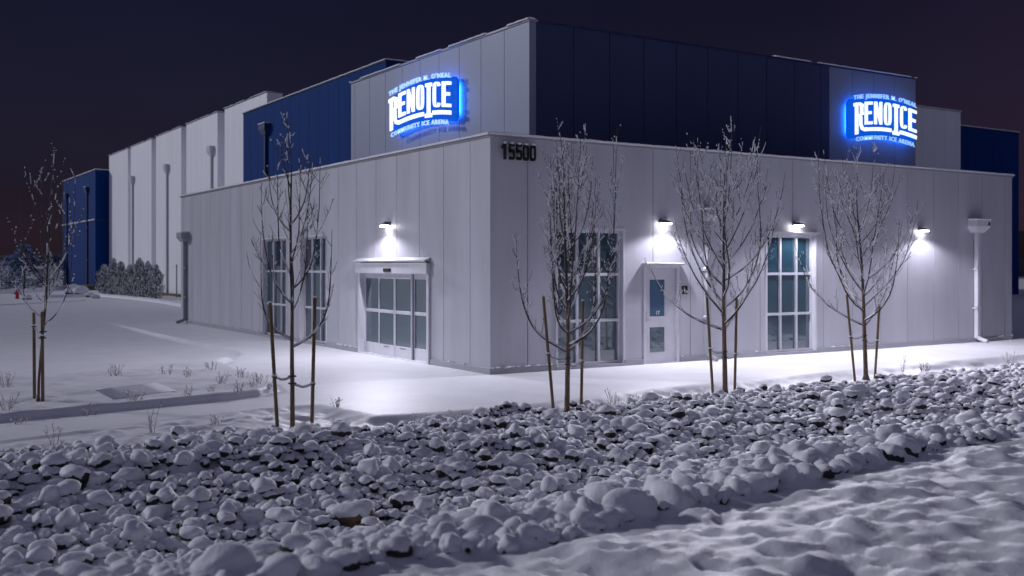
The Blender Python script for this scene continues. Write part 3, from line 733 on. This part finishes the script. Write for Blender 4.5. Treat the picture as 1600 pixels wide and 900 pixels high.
v, f = text_mesh('17', .12, .004); mb = MB(); mb.add([(x+4.60, .073, y+1.12) for x, y in v], f); mb.build('number_17', M['white'], sdoor)  # pale flat digits set just in front of the upper pane

# ------------------------------------------------------------------ rocks
def nz3(V_, f_, s_):  # cheap smooth pseudo-noise on vectors
    a_ = V_*f_+s_
    return (np.sin(a_[:,0]*1.7+a_[:,1]*2.3)+np.sin(a_[:,1]*2.9-a_[:,2]*1.9+1.3)+np.sin(a_[:,2]*2.1+a_[:,0]*1.3+4.2))/3
def rock_pair(seed, hi=True, cover=0):
    rs = np.random.default_rng(seed)
    Vs, Fs = ICO3 if hi else ICO2; Vr, Fr = ICO2
    sc_ = np.array([rs.uniform(.85, 1.25), rs.uniform(.75, 1.0), rs.uniform(.65, 1.05)])
    off = rs.uniform(0, 50, 3); planes = rs.normal(size=(7, 3)); planes /= np.linalg.norm(planes, axis=1)[:,None]; pd = rs.uniform(.70, .95, 7)
    def rad(Vd):
        r_ = 1+.24*nz3(Vd, 2.0, off)+.09*nz3(Vd, 5, off)
        dp = Vd@planes.T; r_ = np.minimum(r_, np.where(dp > .05, pd/np.maximum(dp, .05), 9).min(1)*1.06)
        return r_
    stone = Vr*rad(Vr)[:,None]*sc_
    rr = 1+.30*nz3(Vs, 1.9, off)+.10*nz3(Vs, 4.2, off)+.02*nz3(Vs, 11, off)
    rr = .38*rr+.62*rad(Vs)
    dirn = (Vs/sc_); dirn /= np.linalg.norm(dirn, axis=1)[:,None]
    k = dirn[:,2]+.30*nz3(Vs, 2.6, off+9) + rs.uniform(-.52, .30) + cover
    cov = np.clip((k+.55)/.55, 0, 1); cov = cov*cov*(3-2*cov)
    snow = Vs*(rr*(.80+.30*cov))[:,None]*sc_
    snow[:,2] += .06*cov
    return stone, Fr, snow, Fs
VAR = [rock_pair(100+i, cover=.45 if i > 9 else 0) for i in range(14)]
VARL = [rock_pair(100+i, False) for i in range(14)]
# which rocks show largest (in frame and not hidden by the crest)
rel = P[:,:2]-np.array(CAM[:2]); dep = rel@np.array(FWD[:2]); lat = rel@np.array(RGT[:2])
px = 800+FPX*lat/dep; py = 414+FPX*(CAM.z-zc)/dep
cr_ = crest(P[:,0]); tt = (cr_-CAM.y)/(P[:,1]-CAM.y); zl = CAM.z+(zc+P[:,2]*.7-CAM.z)*tt
vis = (px > 5) & (px < 1595) & (py < 890) & ((P[:,1] < cr_+.15) | (zl > .33))
size = np.where(vis, P[:,2]/dep, 0)
order = np.argsort(-size); single = set(order[:300].tolist())
protos = []
for i, (st, Fr, snw, Fs) in enumerate(VAR):
    ms = D.meshes.new('boulder'); a_ = np_mesh('boulder', st, Fr, M['stone']); b_ = np_mesh('snow_cap', snw, Fs, M['snow_rock'])
    protos.append((a_.data, b_.data)); D.objects.remove(a_); D.objects.remove(b_); D.meshes.remove(ms)
BV = []; BF = []; BM = []; nb = 0
for i in range(len(P)):
    x, y, r = P[i]; z = zc[i]; k = int(rng.integers(14)) if NEAR[i] < .5 else int(rng.integers(9, 14)); an_ = rng.uniform(0, 6.283); tilt = rng.uniform(-.22, .22, 2)
    s_ = r*1.10
    if i in single:
        o = D.objects.new('boulder', protos[k][0]); COL.objects.link(o); o.location = (x, y, z); o.rotation_euler = (tilt[0], tilt[1], an_); o.scale = (s_, s_, s_)
        c = D.objects.new('snow_cap', protos[k][1]); COL.objects.link(c); c.parent = o
        tag(o, 'dark boulder rounded over by a thick cap of snow in the rock lined bank', 'boulder', 'snow capped boulders in the rock bank')
    else:
        if py[i] < 414 or dep[i] < 3: continue
        st, Fr, snw, Fs = (VAR if dep[i] < 10.5 else VARL)[k]
        Rm = np.array(Matrix.Rotation(an_, 3, 'Z') @ Matrix.Rotation(tilt[1], 3, 'Y') @ Matrix.Rotation(tilt[0], 3, 'X'))
        for Vq, Fq, mi_ in ((st, Fr, 0), (snw, Fs, 1)):
            BV.append(Vq@Rm.T*s_+np.array([x, y, z])); BF.append(Fq+nb); BM.append(np.full(len(Fq), mi_)); nb += len(Vq)
o = np_mesh('rock_bank', np.concatenate(BV), np.concatenate(BF), [M['stone'], M['snow_rock']], mi=np.concatenate(BM))
tag(o, 'bank of many small boulders buried in snow', 'rock bank', kind='stuff')
# the brown boulder with a bare face
st, Fr, snw, Fs = rock_pair(777); tv, tf = ICO3
o = np_mesh('boulder', st*np.array([.20, .15, .19]), Fr, M['stone_tan']); o.location = (TAN.x, TAN.y, TAN.z+.09); o.rotation_euler = (0, -.15, -.5)
tag(o, 'brown boulder with a bare tan face and a snow cap low on the bank', 'boulder')
k = st.copy()
c = np_mesh('snow_cap', snw*np.array([.205, .155, .14])+np.array([0, .012, .055]), Fs, M['snow_rock'], o)

# ------------------------------------------------------------------ trees
def perturb(d, amt, rs): return (d+Vector((rs.gauss(0,1), rs.gauss(0,1), rs.gauss(0,1)))*amt).normalized()
def bare_tree(base, H, cr_r, fork, nprim, seed, label, dense=1.0, snow=1.0, trunk_r=.042, spread=.85, upw=1.0, shy=1.0, lean=(0,0), budsnow=1.0):
    rs = random.Random(seed); t = empty('tree', base); tag(t, label, 'tree')
    tk = MB(); br = MB(); sn = MB()
    def snow_on(pts_, rad_, cover):
        run = []
        for i in range(len(pts_)):
            p = Vector(pts_[i]); q = Vector(pts_[min(i+1, len(pts_)-1)])-Vector(pts_[max(i-1, 0)])
            hz = math.hypot(q.x, q.y)/(q.length+1e-9)
            if rs.random() < cover*(.34+.95*hz): run.append((p+Vector((0,0,rad_[i]*.6+.002)), max(.0050, min(.020, .0060+rad_[i]*.60))*rs.uniform(.7, 1.4)*(.6+.6*hz)))
            else:
                if len(run) > 1: sn.tube([r[0] for r in run], [r[1] for r in run], 5)
                run = []
        if len(run) > 1: sn.tube([r[0] for r in run], [r[1] for r in run], 5)
    def grow(p, d, L, r0, r1, up, wob, step=.09):
        n = max(2, int(L/step)); pts_ = [p.copy()]; ra = [r0]
        for i in range(n):
            d = (d+Vector((0,0,up))+Vector((rs.gauss(0,wob), rs.gauss(0,wob), rs.gauss(0,wob)*.4))).normalized()
            p = p+d*(L/n); pts_.append(p.copy()); ra.append(r0+(r1-r0)*(i+1)/n)
        return pts_, ra
    def twigs(pts_, ra, lvl):
        L = sum((pts_[i+1]-pts_[i]).length for i in range(len(pts_)-1)); n = len(pts_)
        cnt = int(L*(7.5 if lvl == 1 else 9)*dense)
        for _ in range(cnt):
            f = rs.uniform(.18, .97); i = min(n-2, int(f*(n-1))); p = pts_[i]; d0 = (pts_[i+1]-pts_[i]).normalized()
            a_ = rs.uniform(0, 6.283); side_ = Vector((math.cos(a_), math.sin(a_), .25))
            d = (d0*.65+side_*.62).normalized()
            if lvl == 1:
                l = rs.uniform(.18, .75)*(1.15-f*.75)*min(1, H/4.3); q, ra2 = grow(p, d, l, max(.0040, ra[i]*.45), .0027, .13, .05, .06)
            else:
                l = rs.uniform(.05, .17); q, ra2 = grow(p, d, l, .0032, .0022, .1, .05, .05)
            br.tube(q, ra2, 4, cap=False); snow_on(q, ra2, .75*snow)
            if rs.random() < .55*budsnow: sn.blob(q[-1], rs.uniform(.006,.013), rs.uniform(.006,.013), rs.uniform(.009,.02))
            if lvl == 1:
                for _k in range(int(l*9*budsnow)):
                    j = rs.randrange(len(q)); sn.blob(q[j]+Vector((rs.uniform(-.012,.012), rs.uniform(-.012,.012), .006)), rs.uniform(.005,.012), rs.uniform(.005,.012), rs.uniform(.006,.014))
                if l > .22: twigs(q, ra2, 2)
    trunk, tr = grow(Vector((0,0,-.1)), Vector((lean[0], lean[1], 1)).normalized(), H*.80, trunk_r, .011, .05, .012, .1)
    nt_ = int(len(trunk)*.5); tk.tube(trunk[:nt_+1], tr[:nt_+1], 10); br.tube(trunk[nt_:], tr[nt_:], 7, cap=False)
    tk.tube([(0,0,-.1), (0,0,.0), (0,0,.05), (0,0,.12)], [trunk_r*2.0, trunk_r*1.7, trunk_r*1.25, trunk_r*.9], 10)
    top, tr2 = grow(trunk[-1], (trunk[-1]-trunk[-2]).normalized(), H*.20, .010, .003, .12, .03); br.tube(top, tr2, 5, cap=False); twigs(top, tr2, 1); snow_on(top, tr2, snow*.8)
    for k in range(nprim):
        f = (k+rs.random()*.6)/nprim; h = fork+(H*.78-fork)*(f**1.15)
        i = min(len(trunk)-2, max(0, int((h+.1)/(H*.8)*(len(trunk)-1)))); p = trunk[i]
        a_ = k*2.39996+rs.uniform(-.4, .4); el = R(rs.uniform(22, 42) + 22*f); el -= R(8)*(1-f); d = Vector((math.cos(a_)*math.cos(el), math.sin(a_)*math.cos(el), math.sin(el)))
        Hr = H*rs.uniform(.86, 1.04)-h; L = Hr*(1.12-.0*f)*rs.uniform(.72, 1.05)
        if k < 3: L *= .80
        wr = cr_r*(1.25-.55*f)*spread
        if math.cos(a_)*RGT.x+math.sin(a_)*RGT.y < -.1 and f > .15: wr *= shy; L *= (.55+.45*shy)
        up = (.050+.09*max(0, .8-wr) + .03*rs.random())*upw
        q, ra = grow(p, d, L, max(.010, tr[i]*.56), .003, up*(1.0 if f > .12 else .6), .042)
        # keep inside the crown's width
        q2 = []
        for v_ in q:
            hv = Vector((v_.x-p.x, v_.y-p.y, 0)); l_ = hv.length; lim = wr*1.15
            if l_ > 1e-6: s_ = lim*math.tanh(l_/lim)/l_; q2.append(Vector((p.x+hv.x*s_, p.y+hv.y*s_, v_.z)))
            else: q2.append(v_)
        q = q2
        br.tube(q, ra, 6, cap=False); snow_on(q, ra, snow); twigs(q, ra, 1)
    snow_on(trunk[nt_:], tr[nt_:], .35*snow)
    tk.build('trunk', M['trunk'], t, smooth=True, recalc=False); br.build('crown', M['bark'], t, smooth=True, recalc=False)
    sn.build('branch_snow', M['snow_rock'], t, smooth=True, recalc=False)
    return t, trunk, tr
T = []
T.append(bare_tree(TB[0], 4.5, .46, 1.25, 13, 21, 'thin young bare tree in front of the entrance windows, left of the sliding door', dense=.6, snow=.9, trunk_r=.036, budsnow=.7))
T.append(bare_tree(TB[1], 4.85, .80, 1.02, 28, 36, 'dense snowy bare tree in front of the building corner window, below the street number', dense=.85, snow=1.0, trunk_r=.048, spread=.80, upw=1.1, shy=.42, lean=(.030,-.018)))
T.append(bare_tree(TB[2], 4.95, 1.0, 1.25, 26, 52, 'snowy bare tree between the service door and the lamp lit window', dense=.66, snow=1.0, trunk_r=.052, spread=1.15, upw=.85))
T.append(bare_tree(TB[3], 4.85, 1.05, 1.15, 26, 64, 'snowy bare tree under the right logo sign, rightmost of the row', dense=.74, snow=1.0, trunk_r=.050, spread=1.15, upw=.8))
T.append(bare_tree(TB[4], 4.15, .45, 1.2, 12, 77, 'thin sapling between stakes on the snowy island at the far left', dense=.35, snow=.7, trunk_r=.022, budsnow=1.6))
def stake(b, tp, label, r=.026):
    g = gp(*b); d = (g-CAM).dot(FWD); rt = ray(*tp); top = CAM+rt*(d/rt.dot(FWD))
    mb = MB(); v = top-g; mb.tube([-v*.08, v*.3, v*.6, v], [r, r, r*.97, r*.95], 9)
    o = mb.build('support_stake', M['wood'], smooth=False); o.location = g
    s_ = MB(); s_.blob(v+Vector((0,0,.006)), r*1.15, r*1.15, .022); s_.build('stake_snow', M['snow_rock'], o, smooth=True)
    tag(o, label, 'stake', 'wooden tree stakes')
    return g, v
STK = []
names = ['thin tree before the entrance windows', 'dense tree below the street number', 'tree right of the service door', 'rightmost tree of the row', 'sapling on the island']
SP = [(((434,680),(422,473)), ((487,676),(492,465))), (((865,645),(849,463)), ((908,642),(911,470))), (((1114,618),(1104,456)), ((1148,616),(1151,466))), (((1336,596),(1323,460)), ((1367,592),(1374,478))), (((54,622),(53,488)), ((67,627),(66,487)))]
for i, (l_, r_) in enumerate(SP):
    STK.append((stake(*l_, 'wooden stake left of the '+names[i]), stake(*r_, 'wooden stake right of the '+names[i])))
for i, (t, trunk, tr) in enumerate(T):       # ties from trunk to stakes, with snow on them
    tb = Vector(t.location)
    for k, (g, v) in enumerate(STK[i]):
        hz = (.80, .95, .86, .92, 1.15)[i] + (.0 if k == 0 else -.12)
        a_ = min(trunk, key=lambda q: abs(q.z-hz)); b_ = (g+v*(hz/v.z))-tb
        mb = MB(); n = 9; path = [a_.lerp(b_, j/n)+Vector((0,0,-.05*math.sin(math.pi*j/n))) for j in range(n+1)]
        mb.tube(path, .008, 6); mb.tube([b_+Vector((.035*math.cos(q), .035*math.sin(q), 0)) for q in np.linspace(0, 6.283, 11)], .008, 5)
        mb.tube([a_+Vector((.05*math.cos(q), .05*math.sin(q), 0)) for q in np.linspace(0, 6.283, 13)], .010, 5)
        mb.build('tie_strap', M['strap'], t)
        s_ = MB(); s_.tube([p+Vector((0,0,.013)) for p in path], [.012+.007*random.random() for _ in path], 6); s_.blob(b_+Vector((0,0,.02)), .045, .045, .028); s_.build('tie_snow', M['snow_rock'], t, smooth=True)

# ------------------------------------------------------------------ weeds and twigs
def weed(p, h, wd, n, mt, label, snow=.5, cat='weed', name='dry_weed', seed=0, group=None):
    rs = random.Random(seed); g = gp(*p); mb = MB(); sn = MB()
    for k in range(n):
        a_ = rs.uniform(0, 6.283); r0 = rs.uniform(0, wd*.35); b_ = Vector((math.cos(a_)*r0, math.sin(a_)*r0, -.03)); l = h*rs.uniform(.5, 1.0)
        d = Vector((math.cos(a_)*rs.uniform(.05,.5), math.sin(a_)*rs.uniform(.05,.5), 1)).normalized(); q = [b_+d*l*j/5+Vector((rs.gauss(0,.01), rs.gauss(0,.01), 0)) for j in range(6)]
        mb.tube(q, [.0045, .004, .0038, .0033, .003, .002], 4, cap=False)
        for _ in range(4):
            j = rs.randrange(2, 6); d2 = perturb(d, .5, rs); e = q[j-1]+d2*h*rs.uniform(.08,.25); mb.tube([q[j-1], e], [.003, .002], 4, cap=False)
            if rs.random() < snow: sn.blob(e, .012, .012, .012)
    o = mb.build(name, M[mt]); o.location = g; tag(o, label, cat, group)
    if sn.v: sn.build('weed_snow', M['snow_rock'], o, smooth=True)
ISL = 'dry weed tuft poking through the snow on the planting island'
for i, (x, y, h, wd, n) in enumerate([(183,588,.32,.35,10), (8,605,.35,.4,9), (12,640,.3,.4,7), (262,585,.25,.3,6), (290,590,.25,.3,7), (330,578,.25,.3,8), (345,600,.3,.3,8), (380,590,.28,.35,8), (405,598,.25,.35,8),
        (372,612,.26,.3,8), (210,630,.22,.3,9), (295,622,.22,.2,5), (140,640,.22,.3,6), (420,606,.3,.3,7), (330,612,.16,.3,6), (30,655,.2,.3,6), (395,612,.22,.2,5)]):
    weed((x, y), h, wd, n, 'weed', ISL, seed=200+i, group='dry weeds on the planting island')
for i, (x, y, h, wd, n, mt, lb) in enumerate([
    (238,676,.52,.12,4,'weed','bare twig standing by the path edge, right of the other twig'), (84,697,.42,.12,3,'weed','bare twig standing by the path edge at the far left'), (80,697,.12,.6,6,'weed','low snowy weed around the far left twig'),
    (335,662,.18,.25,8,'weed','short weed tuft between the path and the first tree'), (525,636,.20,.25,8,'weed','short weed tuft at the inner corner of the plaza edge'), (660,665,.22,.3,9,'weed','frosted weed among the rocks below the plaza corner'),
    (715,655,.22,.25,8,'weed','frosted weed right of the plaza corner rocks'), (962,642,.45,.25,9,'weed','tall frosted weed right of the dense tree'), (990,632,.25,.25,7,'weed','shorter frosted weed right of the tall one'),
    (790,662,.22,.25,12,'redtwig','reddish twig shrub left of the dense tree'), (1045,636,.22,.35,14,'redtwig','reddish twig shrub left of the tree by the service door'), (1446,580,.26,.35,14,'redtwig','reddish twig shrub right of the rightmost tree'),
    (1410,580,.42,.15,5,'weed','thin tall weed right of the rightmost tree'), (1578,565,.40,.3,9,'weed','tall weed near the right edge of the rocks'), (1218,618,.22,.1,3,'weed','thin weed under the lamp lit window'), (1262,615,.22,.3,8,'weed','frosted low weed left of the rightmost tree')]):
    weed((x, y), h, wd, n, mt, lb, seed=300+i, name='dry_weed' if mt == 'weed' else 'twig_shrub', cat='weed' if mt == 'weed' else 'shrub')

# snow covered drain grate on the island
g0, g1, g2 = gp(150, 612), gp(245, 600), gp(178, 632)
ux = (g1-g0); uy = (g2-g0); mb = MB()
for i in range(11):
    a_ = g0+uy*(i/11)+Vector((0,0,.012)); b_ = a_+ux; mb.tube([a_, a_.lerp(b_, .3)+Vector((0,0,.01)), a_.lerp(b_, .7)+Vector((0,0,.01)), b_], .015, 6)
o = mb.build('drain_grate', M['snow_rock'], smooth=True); tag(o, 'snow covered slatted drain grate on the planting island', 'grate')

# ------------------------------------------------------------------ background plants and things
def conifer(loc, h, w_, seed, label, n=900, mats=('pine', 'frost_blue'), col=False, name='pine_tree', cat='tree', spike=1.0, group=None):
    rs = random.Random(seed); t = empty(name, loc); tag(t, label, cat, group); mb = MB()
    for k in range(n):
        z = h*(rs.random()**.85)*.98+.05; f = min(.99, z/h)
        prof = (1-f)**.65 if not col else min(1, 1.5*(1-f)**.5)*(.7+.3*min(1, f*4))
        rmax = w_/2*prof*(1+.22*math.sin(f*17+seed)+.15*rs.gauss(0,1)); a_ = rs.uniform(0, 6.283); r_ = rmax*rs.uniform(.45, 1)**.5
        c = Vector((math.cos(a_)*r_, math.sin(a_)*r_, z)); s_ = h*rs.uniform(.028, .06)*spike
        dr = Vector((math.cos(a_), math.sin(a_), rs.uniform(-.25, .35) if not col else rs.uniform(.8, 2.2))).normalized(); sd2 = dr.cross(Vector((0,0,1))).normalized()*s_*.42; up2 = dr.cross(sd2).normalized()*s_*.28
        mi = 1 if rs.random() < (.56 if not col else .62) else 0
        if mi: c = c+Vector((0,0,s_*.25))
        if col: dr = Vector((dr.x*.45, dr.y*.45, abs(dr.z)+.6)).normalized()
        mb.add([c-dr*s_*.5-sd2, c-dr*s_*.5+sd2, c+dr*s_, c+up2, c-dr*s_*.6], [(0,2,3),(1,3,2),(0,3,4),(1,4,3),(0,4,2),(1,2,4)], mi)
    mb.build('foliage', [M[mats[0]], M[mats[1]]], t, recalc=False)
    s2 = MB(); s2.tube([(0,0,-.2), (0,0,h*.5), (0,0,h*.85)], [h*.025, h*.016, h*.006], 6); s2.build('trunk', M['bark'], t)
def gpt(px_, py_): d = ray(px_, py_); t_ = -CAM.z/d.z; return CAM+d*t_
def atd(px_, dist): d = ray(px_, 414); p = CAM+d*dist; return Vector((p.x, p.y, -.02))
conifer(atd(38, 96), 4.2, 4.6, 3, 'broad snowy blue pine at the far left beyond the parking lot', n=2600, spike=1.1)
conifer(atd(15, 100), 3.2, 3.6, 4, 'smaller snowy pine half cut by the left photo edge', n=1500, spike=1.1)
conifer(atd(84, 108), 3.4, 4.0, 6, 'snowy pine between the broad pine and the far blue wall', n=1700, spike=1.1)
for i, (px_, d_) in enumerate(((163, 77), (177, 75.5), (189, 74), (203, 72.5), (218, 71), (231, 69.5), (244, 68))):
    lb = ['leftmost frosted upright shrub of the hedge against the blue block', 'second frosted upright shrub from the left of the hedge', 'third frosted upright shrub from the left of the hedge', 'middle frosted upright shrub of the hedge',
          'third frosted upright shrub from the right of the hedge', 'second frosted upright shrub from the right of the hedge', 'rightmost frosted upright shrub of the hedge by the grey hall'][i]
    conifer(atd(px_, d_), 2.25+.22*((i*2) % 3), .92 if i else 1.2, 40+i, lb, n=1150, mats=('hedge', 'frost'), col=True, name='hedge_shrub', cat='shrub', spike=.95, group='frosted hedge shrubs along the hall wall')
bare_tree(atd(77, 79), 2.9, 1.0, .7, 14, 91, 'small white frosted tree in front of the pines at the far left', dense=.8, snow=1.0, trunk_r=.05, budsnow=2.5, spread=1.2)
bare_tree(atd(3, 84), 3.0, 1.0, .8, 14, 92, 'small white frosted tree cut by the left photo edge', dense=.8, snow=1.0, trunk_r=.04, budsnow=2.5, spread=1.2)
for k, dx in enumerate((-.35, .3)):
    mb = MB(); mb.tube([(0,0,-.1), (0,0,1.3)], .05, 7); o = mb.build('support_stake', M['wood']); o.location = atd(3, 83.6)+Vector((dx, 0, 0)); tag(o, ('left', 'right')[k]+' pale stake of the small tree cut by the left photo edge', 'stake')
hy = empty('fire_hydrant', gpt(27, 467)); tag(hy, 'small red fire hydrant with a snow cap at the far side of the parking lot', 'fire hydrant')
mb = MB(); mb.tube([(0,0,-.15),(0,0,.04),(0,0,.05),(0,0,.48),(0,0,.5),(0,0,.55),(0,0,.62),(0,0,.68)], [.16,.16,.11,.11,.15,.15,.10,.03], 14); mb.build('barrel', M['red'], hy)
for v in ((.2,0),(-.2,0),(0,-.22)): q = MB(); q.tube([(0,0,.38),(v[0],v[1],.38)], .065, 8); q.build('nozzle', M['red'], hy)
q = MB(); q.blob((0,0,.70), .15, .15, .07); q.build('hydrant_snow', M['snow_rock'], hy, smooth=True)
def drift(path, wd, h, name, label, seed=0):   # snow covered kerb
    mb = MB(); rs = random.Random(seed); pts_ = [Vector((gpt(*p).x, gpt(*p).y, 0)) for p in path]; fine = []
    for a_, b_ in zip(pts_[:-1], pts_[1:]):
        n = max(2, int((b_-a_).length/.6)); fine += [a_.lerp(b_, j/n) for j in range(n)]
    fine.append(pts_[-1]); prev = None
    for i, p in enumerate(fine):
        t_ = (fine[min(i+1, len(fine)-1)]-fine[max(i-1, 0)]).normalized(); s_ = Vector((-t_.y, t_.x, 0)); hh = h*(.85+.3*rs.random())
        ringv = [p+s_*wd-Vector((0,0,.2)), p+s_*wd*.8+Vector((0,0,hh*.7-.02)), p+s_*wd*.4+Vector((0,0,hh-.02)), p-s_*wd*.4+Vector((0,0,hh-.02)), p-s_*wd*.8+Vector((0,0,hh*.7-.02)), p-s_*wd-Vector((0,0,.2))]
        b = len(mb.v); mb.v += [tuple(q) for q in ringv]
        if i:
            for k in range(5): mb.f.append((b-6+k, b-5+k, b+1+k, b+k)); mb.m.append(0)
    return tag(mb.build(name, M['snow_far'], smooth=True), kind='structure')
drift([(-60,461),(60,456),(105,451)], .5, .30, 'kerb', '')
drift([(70,465),(110,464),(150,462),(215,468),(262,474),(300,481)], .35, .2, 'kerb', '', 3)
drift([(-60,478),(0,477),(70,473),(130,470)], .3, .06, 'kerb', '', 5)
for i, (x, y, r, lb) in enumerate(((118,456,.55,'large snow covered rock beside the far blue block'), (127,461,.5,'snow covered rock in front of the large one by the blue block'), (110,459,.4,'smaller snow covered rock left of the large one by the blue block'),
        (140,464,.3,'low snowy rock right of the rock group by the blue block'), (150,466,.25,'small snowy rock near the hedge foot'), (42,468,.3,'low snow lump right of the hydrant'))):
    st, Fr, snw, Fs = VAR[i]; g = gpt(x, y); o = np_mesh('rock', st*r, Fr, M['stone']); o.location = (g.x, g.y, r*.25); tag(o, lb, 'rock'); np_mesh('snow_cap', snw*r, Fs, M['snow_rock'], o)
mb = MB(); g = [(8.0, 82.2), (8.0, 99.2), (7.0, 99.2), (6.8, 90), (7.2, 81.5), (9.2, 80.5), (9.4, 82.2)]
for i in range(1, len(g)-1): mb.add([(g[0][0], g[0][1], .5), (g[i][0], g[i][1], .04), (g[i+1][0], g[i+1][1], .04)], [(0,1,2)])
tag(mb.build('soil_bed', M['soil']), kind='structure')
mb = MB(); mb.box(8.9, 9.39, 40, 64, -.05, .16); tag(mb.build('soil_bed', M['soil']), kind='structure')
g = gpt(276, 464); mb = MB(); mb.tube([(0,0,-.1),(0,0,2.1)], .045, 8); mb.box(-.05,.05,-.03,.03,2.1,2.3); o = mb.build('marker_post', M['grey_metal']); o.location = (g.x, g.y, 0); tag(o, 'thin metal post in front of the grey hall wall near the block corner', 'post')
# neighbouring warehouse seen past the right end
nb_ = empty('warehouse', (140, 98, 0)); tag(nb_, 'distant brown warehouse with dark lower wall at the right edge', 'building')
mb = MB(); mb.box(-35, 60, 0, 30, 3.4, 8.6); mb.build('wall', M['far_wall'], nb_); mb = MB(); mb.box(-35.1, 60.1, -.1, 30, -.1, 3.4)
for k in range(4): mb.box(-35.2, 60.2, -.2, 0, .7+k*.8, .8+k*.8)
mb.build('lower_wall', M['trim_dark'], nb_); mb = MB(); mb.box(-35.3, 60.3, -.3, 30.2, 8.6, 8.9); mb.build('roof', M['far_wall'], nb_)
# low hills on the horizon
mb = MB(); n = 160; 
for i in range(n+1):
    a_ = -1.3+2.9*i/n; r0 = 2600; d = Vector((math.sin(a_), math.cos(a_), 0)); h = 24+26*mnoise.noise((a_*3, 1, 0))+10*mnoise.noise((a_*11, 5, 0))
    if True: h *= .8
    p = CAM+d*r0; q = CAM+d*(r0+500); b = len(mb.v); mb.v += [(p.x, p.y, -3), (p.x, p.y, h*.35), (q.x, q.y, h)]
    if i:
        for k in range(2): mb.f.append((b-3+k, b-2+k, b+1+k, b+k)); mb.m.append(0)
tag(mb.build('hills', M['hills'], smooth=True), kind='structure')
